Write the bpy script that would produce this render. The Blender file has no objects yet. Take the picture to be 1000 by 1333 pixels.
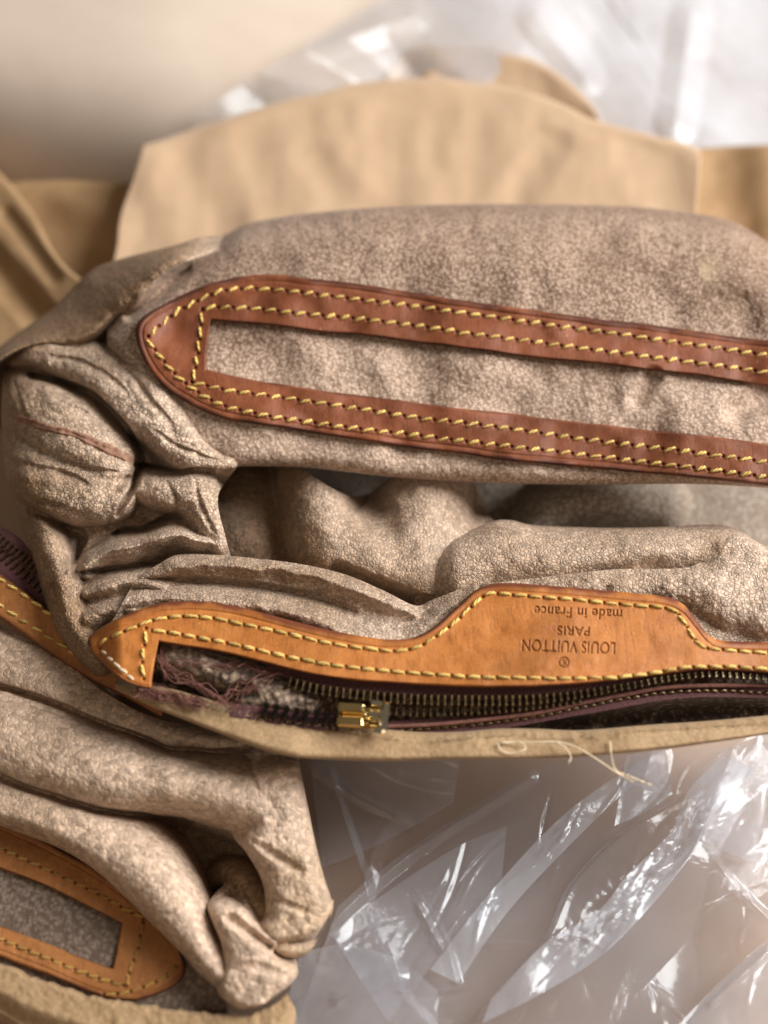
import bpy, math, random
import numpy as np
from mathutils import Vector, Matrix
from mathutils.bvhtree import BVHTree

random.seed(7)
RNG = np.random.default_rng(7)
SC = bpy.context.scene
COL = SC.collection

# ------------------------------------------------------------------ camera
PITCH = math.radians(55.0)
FOV = math.radians(45.0)
FPX = 666.5 / math.tan(FOV / 2)          # focal length in photograph pixels
U = 0.00016                              # one "unit" of height in metres (about a pixel at the subject)
CAM = np.array([0.0, -0.155, 0.268])
FWD = np.array([0.0, math.cos(PITCH), -math.sin(PITCH)])
RGT = np.array([1.0, 0.0, 0.0])
UPV = np.array([0.0, math.sin(PITCH), math.cos(PITCH)])


def P(x, y, h):
    """point of the place seen at photograph pixel x, y at height h (units) above the table"""
    x, y, h = np.broadcast_arrays(np.asarray(x, float), np.asarray(y, float), np.asarray(h, float))
    d = (FWD + ((x - 500.0) / FPX)[..., None] * RGT + ((666.5 - y) / FPX)[..., None] * UPV)
    t = (h * U - CAM[2]) / d[..., 2]
    return CAM + t[..., None] * d


cam = bpy.data.cameras.new('camera')
cam.sensor_fit = 'VERTICAL'
cam.sensor_height = 36.0
cam.sensor_width = 27.0
cam.lens = 18.0 / math.tan(FOV / 2)
cam.clip_start = 0.01
cam.clip_end = 20.0
camo = bpy.data.objects.new('camera', cam)
COL.objects.link(camo)
camo.location = CAM
camo.rotation_euler = (math.pi / 2 - PITCH, 0, 0)
SC.camera = camo
cam.dof.use_dof = True
cam.dof.focus_distance = float(np.dot(P(480, 690, 335) - CAM, FWD))
cam.dof.aperture_fstop = 6.7

# ------------------------------------------------------------------ light
world = bpy.data.worlds.new('World')
SC.world = world
world.use_nodes = True
bg = world.node_tree.nodes['Background']
bg.inputs[0].default_value = (0.95, 0.80, 0.65, 1)
bg.inputs[1].default_value = 0.12


def area(name, loc, target, sx, sy, power, col):
    l = bpy.data.lights.new(name, 'AREA')
    l.shape = 'RECTANGLE'
    l.size, l.size_y = sx, sy
    l.energy = power
    l.color = col
    o = bpy.data.objects.new(name, l)
    COL.objects.link(o)
    o.location = loc
    o.rotation_euler = (Vector(target) - Vector(loc)).to_track_quat('-Z', 'Y').to_euler()
    return o


area('window_light', (0.80, 0.22, 0.62), (0.02, 0.05, 0.03), 0.60, 0.80, 27.5, (1.0, 0.97, 0.93))
area('room_light', (-0.15, -0.9, 1.2), (0, 0.05, 0.03), 0.9, 0.9, 3.4, (1.0, 0.80, 0.60))

SC.view_settings.view_transform = 'Standard'
SC.view_settings.look = 'None'
SC.view_settings.exposure = 0.0
SC.view_settings.gamma = 1.0
SC.cycles.max_bounces = 10
SC.cycles.transparent_max_bounces = 24
SC.cycles.use_denoising = True


# ------------------------------------------------------------------ numeric helpers
def cr(pts, n):
    """Catmull-Rom through pts, resampled to n points by arc length"""
    p = np.array(pts, float)
    if len(p) == 1:
        p = np.vstack([p, p])
        p[1, 0] += 1.0
    if len(p) == 2:
        t = np.linspace(0, 1, n)[:, None]
        return p[0] * (1 - t) + p[1] * t
    q = np.vstack([2 * p[0] - p[1], p, 2 * p[-1] - p[-2]])
    out = []
    for i in range(1, len(q) - 2):
        t = np.linspace(0, 1, 24, endpoint=False)[:, None]
        a, b, c, d = q[i - 1], q[i], q[i + 1], q[i + 2]
        out.append(0.5 * ((2 * b) + (c - a) * t + (2 * a - 5 * b + 4 * c - d) * t ** 2 + (3 * b - a - 3 * c + d) * t ** 3))
    out = np.vstack(out + [p[-1:]])
    s = np.concatenate([[0], np.cumsum(np.hypot(*np.diff(out[:, :2], axis=0).T))])
    u = np.linspace(0, s[-1], n)
    return np.stack([np.interp(u, s, out[:, k]) for k in range(p.shape[1])], 1)


def length(pts):
    c = cr(pts, 400)
    return float(np.sum(np.hypot(*np.diff(c[:, :2], axis=0).T)))


def hash2(ix, iy, seed):
    h = (ix.astype(np.int64) * 374761393 + iy.astype(np.int64) * 668265263 + seed * 974711) & 0xffffffff
    h = ((h ^ (h >> 13)) * 1274126177) & 0xffffffff
    h = ((h ^ (h >> 16)) * 2246822519) & 0xffffffff
    h ^= h >> 15
    return (h & 0xffffff) / float(0xffffff)


def vnoise(x, y, seed=0):
    ix, iy = np.floor(x), np.floor(y)
    fx, fy = x - ix, y - iy
    fx = fx * fx * fx * (fx * (fx * 6 - 15) + 10)
    fy = fy * fy * fy * (fy * (fy * 6 - 15) + 10)
    a, b = hash2(ix, iy, seed), hash2(ix + 1, iy, seed)
    c, d = hash2(ix, iy + 1, seed), hash2(ix + 1, iy + 1, seed)
    return (a * (1 - fx) + b * fx) * (1 - fy) + (c * (1 - fx) + d * fx) * fy - 0.5


def fbm(x, y, wl, seed=0, octv=3, gain=0.5):
    x, y = np.asarray(x, float), np.asarray(y, float)
    s = 0
    a = 1.0
    for k in range(octv):
        s = s + a * vnoise(x / wl + 31.7 * k, y / wl - 17.3 * k, seed + k)
        a *= gain
        wl *= 0.5
    return 2 * s


def f1sq(x, y, seed):
    """squared distance to the nearest of jittered seeds (unit cells)"""
    ix, iy = np.floor(x), np.floor(y)
    best = np.full(np.shape(x), 1e9)
    for dx in (-1, 0, 1):
        for dy in (-1, 0, 1):
            cx, cy = ix + dx, iy + dy
            sx = cx + hash2(cx, cy, seed)
            sy = cy + hash2(cx, cy, seed + 91)
            best = np.minimum(best, (x - sx) ** 2 + (y - sy) ** 2)
    return best


def facets(x, y, wx, wy, ang, seed):
    """piecewise flat crumpling with sharp creases; cells wx along the angle, wy across"""
    c, s = math.cos(ang), math.sin(ang)
    a, b = (x * c + y * s) / wx, (-x * s + y * c) / wy
    return f1sq(a, b, seed) - f1sq(a, b, seed + 500)


def near(poly, x, y, nres=60):
    """distance to a polyline, parameter 0..1 along it and interpolated extra columns"""
    c = cr(poly, nres)
    best = np.full(np.shape(x), 1e18)
    extra = [np.zeros(np.shape(x)) for _ in range(c.shape[1] - 2)]
    side = np.zeros(np.shape(x))
    for i in range(len(c) - 1):
        ax, ay = c[i, :2]
        dx, dy = c[i + 1, :2] - c[i, :2]
        L = dx * dx + dy * dy + 1e-12
        t = np.clip(((x - ax) * dx + (y - ay) * dy) / L, 0, 1)
        ex, ey = x - ax - t * dx, y - ay - t * dy
        d = ex * ex + ey * ey
        m = d < best
        best = np.where(m, d, best)
        side = np.where(m, np.sign(dx * (y - ay) - dy * (x - ax)), side)
        for k in range(len(extra)):
            extra[k] = np.where(m, c[i, 2 + k] * (1 - t) + c[i + 1, 2 + k] * t, extra[k])
    return np.sqrt(best), side, extra


def lobe(x, y, poly, p=2.0, fall=1.5):
    """poly of (x, y, halfwidth, crest height, depth): rounded ridge; returns heights (deep outside)"""
    d, s, (w, z, a) = near(poly, x, y)
    r = d / w
    rc = np.minimum(r, 1)
    top = np.sqrt(np.maximum(0, 1 - rc ** p)) if p > 1.5 else 1 - np.sqrt(rc * rc + 0.004) ** p
    prof = np.where(r < 1, top, -(r - 1) * fall)
    return z - a * (1 - prof)


def smax(a, b, k):
    h = np.maximum(k - np.abs(a - b), 0) / k
    return np.maximum(a, b) + h * h * k * 0.25


def groove(x, y, poly, asym=1.0):
    """poly of (x, y, halfwidth, depth): valley to subtract; asym < 1 makes the wall above the line steep"""
    d, s, (w, a) = near(poly, x, y)
    w = np.where(s < 0, w * asym, w * (1.25 if asym < 1 else 1.0))
    r = np.minimum(d / w, 1)
    return a * (1 - r * r) ** 2


def sstep(a, b, x):
    t = np.clip((x - a) / (b - a), 0, 1)
    return t * t * (3 - 2 * t)


def pebbles(x, y, cell, amp, seed=5):
    xx = x + 2.2 * fbm(x, y, 14, seed, 2)
    yy = y + 2.2 * fbm(x, y, 14, seed + 1, 2)
    return amp * (0.5 - np.minimum(1, 2.2 * f1sq(xx / cell, yy / cell, seed))) + 0.8 * amp * fbm(x, y, 5, seed + 9, 2)


# ------------------------------------------------------------------ object helpers
def thing(name, label, cat, base, group=None):
    o = bpy.data.objects.new(name, None)
    COL.objects.link(o)
    o.empty_display_size = 0.02
    o.location = tuple(float(v) for v in base)
    o['label'] = label
    o['category'] = cat
    if group:
        o['group'] = group
    return o


def origin_of(o):
    v = Vector((0, 0, 0))
    while o is not None:
        v += o.location
        o = o.parent
    return np.array(v)


def mesh_from(name, V, F, mat, parent=None, smooth=True, attrs=None, label=None):
    V = np.asarray(V, float).reshape(-1, 3)
    if parent is not None:
        V = V - origin_of(parent)
    me = bpy.data.meshes.new(name)
    F = np.asarray(F)
    me.vertices.add(len(V))
    me.vertices.foreach_set('co', V.astype(np.float32).ravel())
    n = F.shape[1]
    me.loops.add(F.size)
    me.loops.foreach_set('vertex_index', F.astype(np.int32).ravel())
    me.polygons.add(len(F))
    me.polygons.foreach_set('loop_start', np.arange(0, F.size, n, dtype=np.int32))
    me.polygons.foreach_set('use_smooth', np.full(len(F), smooth))
    me.update(calc_edges=True)
    me.validate()
    for k, a in (attrs or {}).items():
        at = me.attributes.new(k, 'FLOAT', 'POINT')
        at.data.foreach_set('value', np.asarray(a, np.float32).ravel())
    me.materials.append(mat)
    o = bpy.data.objects.new(name, me)
    COL.objects.link(o)
    if parent is not None:
        o.parent = parent
    if label:
        o['label'] = label
    return o


def grid_faces(r, c, wrap=False):
    i = np.arange(r - 1)[:, None]
    j = np.arange(c if wrap else c - 1)[None, :]
    a = i * c + j
    b = i * c + (j + 1) % c
    return np.stack([a, a + c, b + c, b], -1).reshape(-1, 4)


def loft(A, B, step=2.0, nu=None, nv=None, ease=None):
    """pixel grids between curve A and curve B"""
    nu = nu or max(8, int(max(length(A), length(B)) / step))
    a, b = cr(A, nu), cr(B, nu)
    gap = np.max(np.hypot(*(a - b)[:, :2].T))
    nv = nv or max(6, int(gap / step))
    v = np.linspace(0, 1, nv)
    if ease:
        v = ease(v)
    v = v[:, None, None]
    g = a[None] * (1 - v) + b[None] * v
    return g[..., 0], g[..., 1], np.broadcast_to(v[..., 0], g.shape[:2])


def sheet(name, X, Y, H, mat, parent, attrs=None, skirts=(), label=None):
    """surface from pixel grids X, Y with heights H; skirts: (edge, world offset list) folded behind"""
    W = P(X, Y, H)
    at = {k: np.array(np.broadcast_to(v, X.shape), float) for k, v in (attrs or {}).items()}
    for edge, offs in skirts:
        for off in offs:
            off = np.array(off)
            if edge == 'top':
                W = np.concatenate([W[:1] + off, W], 0)
                at = {k: np.concatenate([v[:1], v], 0) for k, v in at.items()}
            elif edge == 'bottom':
                W = np.concatenate([W, W[-1:] + off], 0)
                at = {k: np.concatenate([v, v[-1:]], 0) for k, v in at.items()}
            elif edge == 'left':
                W = np.concatenate([W[:, :1] + off, W], 1)
                at = {k: np.concatenate([v[:, :1], v], 1) for k, v in at.items()}
            elif edge == 'right':
                W = np.concatenate([W, W[:, -1:] + off], 1)
                at = {k: np.concatenate([v, v[:, -1:]], 1) for k, v in at.items()}
    r, c = W.shape[:2]
    return mesh_from(name, W, grid_faces(r, c), mat, parent, True, at, label)


def tube_vf(pts, rad, sides=6, base=0):
    """vertices and quads of a tube through 3-D points"""
    p = np.asarray(pts, float)
    n = len(p)
    rad = np.broadcast_to(np.asarray(rad, float), (n,))
    t = np.gradient(p, axis=0)
    t /= np.linalg.norm(t, axis=1)[:, None] + 1e-12
    ref = np.array([0.31, 0.17, 0.93])
    s = np.cross(t, ref)
    s /= np.linalg.norm(s, axis=1)[:, None] + 1e-12
    b = np.cross(t, s)
    a = np.arange(sides) * 2 * math.pi / sides
    V = p[:, None] + rad[:, None, None] * (np.cos(a)[None, :, None] * s[:, None] + np.sin(a)[None, :, None] * b[:, None])
    return V.reshape(-1, 3), grid_faces(n, sides, True) + base


def tubes(name, lines, mat, parent, sides=5):
    Vs, Fs, k = [], [], 0
    for pts, r in lines:
        V, F = tube_vf(pts, r, sides, k)
        Vs.append(V)
        Fs.append(F)
        k += len(V)
    return mesh_from(name, np.vstack(Vs), np.vstack(Fs), mat, parent)


def frame_at(hf, x, y, tx, ty, lift=0.0, roll=0.0):
    """matrix with X along pixel direction (tx, ty) on surface hf and Z along its normal"""
    e = 1.5
    p0 = P(x, y, hf(np.array(x), np.array(y)) + 0.0)
    L = math.hypot(tx, ty) or 1
    tx, ty = tx / L, ty / L
    q = lambda dx, dy: P(x + dx, y + dy, hf(np.array(x + dx), np.array(y + dy)))
    T = q(tx * e, ty * e) - q(-tx * e, -ty * e)
    N = np.cross(T, q(ty * e, -tx * e) - q(-ty * e, tx * e))
    T = T / np.linalg.norm(T)
    N = N / np.linalg.norm(N)
    if np.dot(N, CAM - p0) < 0:
        N = -N
    B = np.cross(N, T)
    if roll:
        c, s = math.cos(roll), math.sin(roll)
        T, B = T * c + B * s, B * c - T * s
    p0 = p0 + N * lift
    m = Matrix(((T[0], B[0], N[0], p0[0]), (T[1], B[1], N[1], p0[1]), (T[2], B[2], N[2], p0[2]), (0, 0, 0, 1)))
    return m


def instance(name, me, mat4, parent, label=None):
    o = bpy.data.objects.new(name, me)
    COL.objects.link(o)
    o.parent = parent
    o.matrix_local = Matrix.Translation(-Vector(origin_of(parent))) @ mat4
    if label:
        o['label'] = label
    return o


# ------------------------------------------------------------------ materials
def new_mat(name):
    m = bpy.data.materials.new(name)
    m.use_nodes = True
    nt = m.node_tree
    nt.nodes.clear()
    out = nt.nodes.new('ShaderNodeOutputMaterial')
    return m, nt, out


class NB:
    """terse node builder"""
    def __init__(self, nt):
        self.nt = nt

    def n(self, t, **kw):
        nd = self.nt.nodes.new(t)
        for k, v in kw.items():
            setattr(nd, k, v)
        return nd

    def link(self, a, b):
        self.nt.links.new(a, b)

    def coord(self, scale=(1, 1, 1), rot=(0, 0, 0)):
        tc = self.n('ShaderNodeTexCoord')
        mp = self.n('ShaderNodeMapping')
        mp.inputs['Scale'].default_value = scale
        mp.inputs['Rotation'].default_value = rot
        self.link(tc.outputs['Object'], mp.inputs['Vector'])
        return mp.outputs[0]

    def noise(self, vec, scale, detail=3.0, rough=0.55, dist=0.0):
        nd = self.n('ShaderNodeTexNoise')
        nd.inputs['Scale'].default_value = scale
        nd.inputs['Detail'].default_value = detail
        nd.inputs['Roughness'].default_value = rough
        nd.inputs['Distortion'].default_value = dist
        self.link(vec, nd.inputs['Vector'])
        return nd.outputs['Fac']

    def voro(self, vec, scale, feature='F1', rnd=1.0, out='Distance'):
        nd = self.n('ShaderNodeTexVoronoi', feature=feature)
        nd.inputs['Scale'].default_value = scale
        nd.inputs['Randomness'].default_value = rnd
        self.link(vec, nd.inputs['Vector'])
        return nd.outputs[out]

    def warp(self, vec, scale, amt):
        nd = self.n('ShaderNodeTexNoise')
        nd.inputs['Scale'].default_value = scale
        nd.inputs['Detail'].default_value = 2
        self.link(vec, nd.inputs['Vector'])
        s = self.n('ShaderNodeVectorMath', operation='SUBTRACT')
        self.link(nd.outputs['Color'], s.inputs[0])
        s.inputs[1].default_value = (0.5, 0.5, 0.5)
        k = self.n('ShaderNodeVectorMath', operation='SCALE')
        self.link(s.outputs[0], k.inputs[0])
        k.inputs['Scale'].default_value = amt
        a = self.n('ShaderNodeVectorMath', operation='ADD')
        self.link(vec, a.inputs[0])
        self.link(k.outputs[0], a.inputs[1])
        return a.outputs[0]

    def ramp(self, fac, stops, interp='LINEAR'):
        r = self.n('ShaderNodeValToRGB')
        r.color_ramp.interpolation = interp
        el = r.color_ramp.elements
        while len(el) < len(stops):
            el.new(0.5)
        for e, (p, c) in zip(el, stops):
            e.position = p
            e.color = (c, c, c, 1) if isinstance(c, (int, float)) else (*c, 1)
        self.link(fac, r.inputs[0])
        return r.outputs[0]

    def math(self, op, a, b=None, clamp=False):
        nd = self.n('ShaderNodeMath', operation=op)
        nd.use_clamp = clamp
        for i, v in enumerate((a, b)):
            if v is None:
                continue
            if isinstance(v, (int, float)):
                nd.inputs[i].default_value = v
            else:
                self.link(v, nd.inputs[i])
        return nd.outputs[0]

    def mix(self, fac, a, b, blend='MIX'):
        nd = self.n('ShaderNodeMix', data_type='RGBA', blend_type=blend)
        for sock, v in ((nd.inputs[0], fac), (nd.inputs[6], a), (nd.inputs[7], b)):
            if isinstance(v, (int, float)):
                sock.default_value = v
            elif isinstance(v, tuple):
                sock.default_value = (*v, 1)
            else:
                self.link(v, sock)
        return nd.outputs[2]

    def attr(self, name):
        nd = self.n('ShaderNodeAttribute')
        nd.attribute_name = name
        return nd.outputs['Fac']

    def bump(self, h, strength, dist, normal=None):
        nd = self.n('ShaderNodeBump')
        nd.inputs['Strength'].default_value = strength
        nd.inputs['Distance'].default_value = dist
        self.link(h, nd.inputs['Height'])
        if normal is not None:
            self.link(normal, nd.inputs['Normal'])
        return nd.outputs[0]

    def bsdf(self, color=None, rough=0.6, normal=None, **kw):
        b = self.n('ShaderNodeBsdfPrincipled')
        if isinstance(color, tuple):
            b.inputs['Base Color'].default_value = (*color, 1)
        elif color is not None:
            self.link(color, b.inputs['Base Color'])
        if isinstance(rough, (int, float)):
            b.inputs['Roughness'].default_value = rough
        else:
            self.link(rough, b.inputs['Roughness'])
        if normal is not None:
            self.link(normal, b.inputs['Normal'])
        for k, v in kw.items():
            b.inputs[k.replace('_', ' ')].default_value = v
        return b.outputs[0]


def grained_leather(name, pale, brown, crack, cell=0.0011, crack_w=0.10, crack_amt=0.8, depth=0.00035, strength=0.8, glint=0.5):
    """pebbled, cracked lining leather; attribute 'tone' 0 = pale, 1 = brown, from wear and painted light and shade, 'smooth' = less cracked"""
    m, nt, out = new_mat(name)
    b = NB(nt)
    co = b.coord()
    w = b.warp(co, 420, 0.0009)
    edge = b.voro(w, 1 / cell, 'DISTANCE_TO_EDGE')
    cellc = b.voro(w, 1 / cell, 'F1', out='Color')
    fine = b.noise(co, 2600, 4, 0.65)
    mid = b.noise(co, 190, 4, 0.6)
    big = b.noise(co, 45, 3, 0.55)
    tone = b.attr('tone')
    t = b.math('ADD', tone, b.math('MULTIPLY', b.math('SUBTRACT', mid, 0.5), 0.45))
    t = b.math('ADD', t, b.math('MULTIPLY', b.math('SUBTRACT', big, 0.5), 1.3), clamp=True)
    base = b.mix(t, pale, brown)
    sep = b.n('ShaderNodeSeparateColor')
    b.link(cellc, sep.inputs[0])
    cv = b.math('ADD', b.math('MULTIPLY', sep.outputs[0], 0.62), 0.68)
    base = b.mix(1.0, base, cv, 'MULTIPLY')
    fl = b.ramp(fine, [(0.52, 0.0), (0.72, 1.0)])
    base = b.mix(b.math('MULTIPLY', fl, glint * 0.4), base, tuple(min(1, c * 1.5) for c in pale))  # pale flecks painted in as highlights on the glossy grain
    # cracks between the pebbles, stronger where a mid noise says so
    cm = b.ramp(edge, [(0.0, 1.0), (crack_w, 0.0)])
    cs = b.ramp(b.noise(co, 120, 3, 0.6), [(0.35, 0.25), (0.65, 1.0)])
    cm = b.math('MULTIPLY', cm, b.math('MULTIPLY', cs, crack_amt))
    cm = b.math('MULTIPLY', cm, b.math('SUBTRACT', 1.0, b.attr('smooth')), clamp=True)
    base = b.mix(cm, base, crack)
    peb = b.ramp(edge, [(0.0, 0.0), (0.16, 0.65), (0.45, 1.0)], 'EASE')
    hgt = b.math('ADD', peb, b.math('MULTIPLY', fine, 0.75))
    hgt = b.math('ADD', hgt, b.math('MULTIPLY', b.noise(co, 900, 3, 0.6), 0.5))
    nrm = b.bump(hgt, strength, depth)
    s = b.bsdf(base, 0.5, nrm, Sheen_Weight=0.05, Sheen_Roughness=0.5, Specular_IOR_Level=0.4)
    b.link(s, out.inputs[0])
    return m


def suede(name, pale, dark, scale=1500, depth=0.0004, strength=0.9, spot=None, contrast=(0.34, 0.66)):
    m, nt, out = new_mat(name)
    b = NB(nt)
    co = b.coord()
    f = b.noise(b.warp(co, 900, 0.0006), scale, 4, 0.7)
    v = b.voro(b.warp(co, 700, 0.0008), scale * 0.62, 'F1')
    mid = b.noise(co, 160, 4, 0.6)
    big = b.noise(co, 38, 3, 0.5)
    h = b.math('ADD', f, b.math('MULTIPLY', b.math('SUBTRACT', 0.6, v), 0.6))
    fac = b.ramp(h, [(contrast[0] + 0.1, 0.0), (contrast[1] + 0.1, 1.0)])
    mott = b.math('ADD', b.math('MULTIPLY', b.math('SUBTRACT', mid, 0.5), 0.35), b.math('MULTIPLY', b.math('SUBTRACT', big, 0.5), 0.5))
    fac2 = b.math('ADD', b.math('MULTIPLY', fac, 0.75), b.math('ADD', mott, 0.12), clamp=True)
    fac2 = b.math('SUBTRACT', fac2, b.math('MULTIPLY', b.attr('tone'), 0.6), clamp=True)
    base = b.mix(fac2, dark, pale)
    if spot:
        base = b.mix(b.attr('stain'), base, spot)
    nrm = b.bump(h, strength, depth)
    s = b.bsdf(base, 0.7, nrm, Sheen_Weight=0.10, Sheen_Roughness=0.4, Specular_IOR_Level=0.3)
    b.link(s, out.inputs[0])
    return m


def trim_leather(name, c0, c1, edge, rough=0.42, crackle=0.3):
    """smooth vegetable-tanned trim; attribute 'edge' darkens the burnished rim and shades the stitch holes, 'letter' the stamped writing"""
    m, nt, out = new_mat(name)
    b = NB(nt)
    co = b.coord()
    mid = b.noise(co, 130, 5, 0.62)
    fine = b.noise(co, 2200, 4, 0.6)
    base = b.mix(b.ramp(mid, [(0.3, 0.0), (0.7, 1.0)]), c0, c1)
    base = b.mix(b.math('MULTIPLY', b.ramp(fine, [(0.42, 0.0), (0.75, 1.0)]), 0.30), base, tuple(min(1, c * 1.5) for c in c1))
    stn = b.ramp(b.noise(b.warp(co, 60, 0.01), 48, 5, 0.7), [(0.46, 0.0), (0.70, 1.0)])
    base = b.mix(b.math('MULTIPLY', stn, 0.6), base, tuple(c * 0.5 for c in c0))
    # cross creases of bent leather
    cre = b.noise(b.coord((260, 60, 90)), 5.0, 3, 0.6)
    crm = b.ramp(cre, [(0.40, 1.0), (0.46, 0.0)])
    base = b.mix(b.math('MULTIPLY', crm, crackle * 0.6), base, edge)
    sc = b.voro(b.warp(co, 300, 0.002), 330, 'DISTANCE_TO_EDGE')
    scr = b.math('MULTIPLY', b.ramp(sc, [(0.0, 1.0), (0.02, 0.0)]), b.ramp(b.noise(co, 90, 2), [(0.52, 0.0), (0.66, 1.0)]))
    base = b.mix(b.math('MULTIPLY', scr, 0.35), base, tuple(min(1, c * 1.9) for c in c1))
    # scattered pores and pale specks
    sp = b.voro(co, 520, 'F1')
    spk = b.math('MULTIPLY', b.ramp(sp, [(0.05, 1.0), (0.13, 0.0)]), b.ramp(b.noise(co, 75, 2), [(0.5, 0.0), (0.6, 1.0)]))
    base = b.mix(b.math('MULTIPLY', spk, 0.55), base, (0.62, 0.38, 0.20))
    base = b.mix(b.attr('edge'), base, edge)
    base = b.mix(b.math('MULTIPLY', b.attr('letter'), 0.40), base, tuple(c * 0.30 for c in c0))
    h = b.math('ADD', b.math('MULTIPLY', fine, 0.5), b.math('MULTIPLY', b.noise(co, 800, 3), 0.6))
    h = b.math('SUBTRACT', h, b.math('MULTIPLY', crm, crackle))
    h = b.math('ADD', h, b.math('MULTIPLY', spk, 0.5))
    nrm = b.bump(h, 0.55, 0.00014)
    rg = b.math('ADD', b.math('MULTIPLY', mid, 0.25), rough - 0.1)
    s = b.bsdf(base, rg, nrm, Specular_IOR_Level=0.28)
    b.link(s, out.inputs[0])
    return m


def simple(name, c0, c1, scale, rough=0.6, bump=0.0, dist=0.0002, **kw):
    m, nt, out = new_mat(name)
    b = NB(nt)
    co = b.coord()
    f = b.noise(co, scale, 4, 0.6)
    base = b.mix(b.ramp(f, [(0.3, 0.0), (0.7, 1.0)]), c0, c1)
    nrm = b.bump(f, bump, dist) if bump else None
    b.link(b.bsdf(base, rough, nrm, **kw), out.inputs[0])
    return m


def thread_mat(name, c0, c1):
    m, nt, out = new_mat(name)
    b = NB(nt)
    tc = b.n('ShaderNodeTexCoord')
    mp = b.n('ShaderNodeMapping')
    mp.inputs['Rotation'].default_value = (0, 0, math.radians(52))
    b.link(tc.outputs['Object'], mp.inputs[0])
    wv = b.n('ShaderNodeTexWave')
    wv.inputs['Scale'].default_value = 480
    wv.inputs['Distortion'].default_value = 1.5
    b.link(mp.outputs[0], wv.inputs['Vector'])
    oi = b.n('ShaderNodeObjectInfo')
    base = b.mix(wv.outputs['Fac'], c0, c1)
    base = b.mix(b.math('MULTIPLY', b.math('POWER', oi.outputs['Random'], 2.0), 0.75), base, tuple(c * 0.55 for c in c0))
    nrm = b.bump(b.math('ADD', wv.outputs['Fac'], b.math('MULTIPLY', b.noise(mp.outputs[0], 3500, 2), 0.8)), 0.9, 0.00022)
    b.link(b.bsdf(base, 0.85, nrm, Sheen_Weight=0.15, Specular_IOR_Level=0.2), out.inputs[0])
    return m


def film_mat(name, haze=0.10, tint=(0.975, 0.975, 0.985), rough=0.12):
    """thin clear polythene: see-through, slightly milky, glossy on both faces"""
    m, nt, out = new_mat(name)
    b = NB(nt)
    co = b.coord()
    n1 = b.noise(co, 110, 4, 0.55, 0.6)
    nrm = b.bump(n1, 0.25, 0.0012)
    tr = b.n('ShaderNodeBsdfTransparent')
    tr.inputs[0].default_value = (*tint, 1)
    gl = b.n('ShaderNodeBsdfGlossy')
    gl.inputs['Color'].default_value = (0.88, 0.95, 1, 1)
    gl.inputs['Roughness'].default_value = rough
    b.link(nrm, gl.inputs['Normal'])
    di = b.n('ShaderNodeBsdfDiffuse')
    di.inputs[0].default_value = (0.80, 0.85, 0.95, 1)
    tl = b.n('ShaderNodeBsdfTranslucent')
    tl.inputs[0].default_value = (0.80, 0.85, 0.95, 1)
    dd = b.n('ShaderNodeMixShader')
    dd.inputs[0].default_value = 0.5
    b.link(di.outputs[0], dd.inputs[1])
    b.link(tl.outputs[0], dd.inputs[2])
    lw = b.n('ShaderNodeLayerWeight')
    lw.inputs[0].default_value = 0.3
    b.link(nrm, lw.inputs['Normal'])
    hz = b.math('ADD', b.math('MULTIPLY', b.math('POWER', lw.outputs['Facing'], 1.8), 0.75), haze, clamp=True)
    hz = b.math('MULTIPLY', hz, b.math('ADD', b.noise(co, 45, 4, 0.6), 0.5), clamp=True)
    hz = b.math('MULTIPLY', hz, b.attr('milky'), clamp=True)
    m1 = b.n('ShaderNodeMixShader')
    b.link(hz, m1.inputs[0])
    b.link(tr.outputs[0], m1.inputs[1])
    b.link(dd.outputs[0], m1.inputs[2])
    fr = b.math('ADD', b.math('MULTIPLY', lw.outputs['Fresnel'], 0.42), 0.025, clamp=True)
    m2 = b.n('ShaderNodeMixShader')
    b.link(fr, m2.inputs[0])
    b.link(m1.outputs[0], m2.inputs[1])
    b.link(gl.outputs[0], m2.inputs[2])
    b.link(m2.outputs[0], out.inputs[0])
    return m


def table_mat():
    m, nt, out = new_mat('table_top')
    b = NB(nt)
    co = b.coord()
    f = b.noise(co, 22, 6, 0.62, 0.8)
    g = b.noise(b.coord((18, 90, 18)), 3.0, 4, 0.6)
    base = b.mix(b.ramp(f, [(0.3, 0.0), (0.7, 1.0)]), (0.33, 0.215, 0.140), (0.42, 0.290, 0.195))
    base = b.mix(b.math('MULTIPLY', g, 0.4), base, (0.38, 0.26, 0.19))
    b.link(b.bsdf(base, 0.45, b.bump(f, 0.1, 0.0006)), out.inputs[0])
    return m


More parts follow.
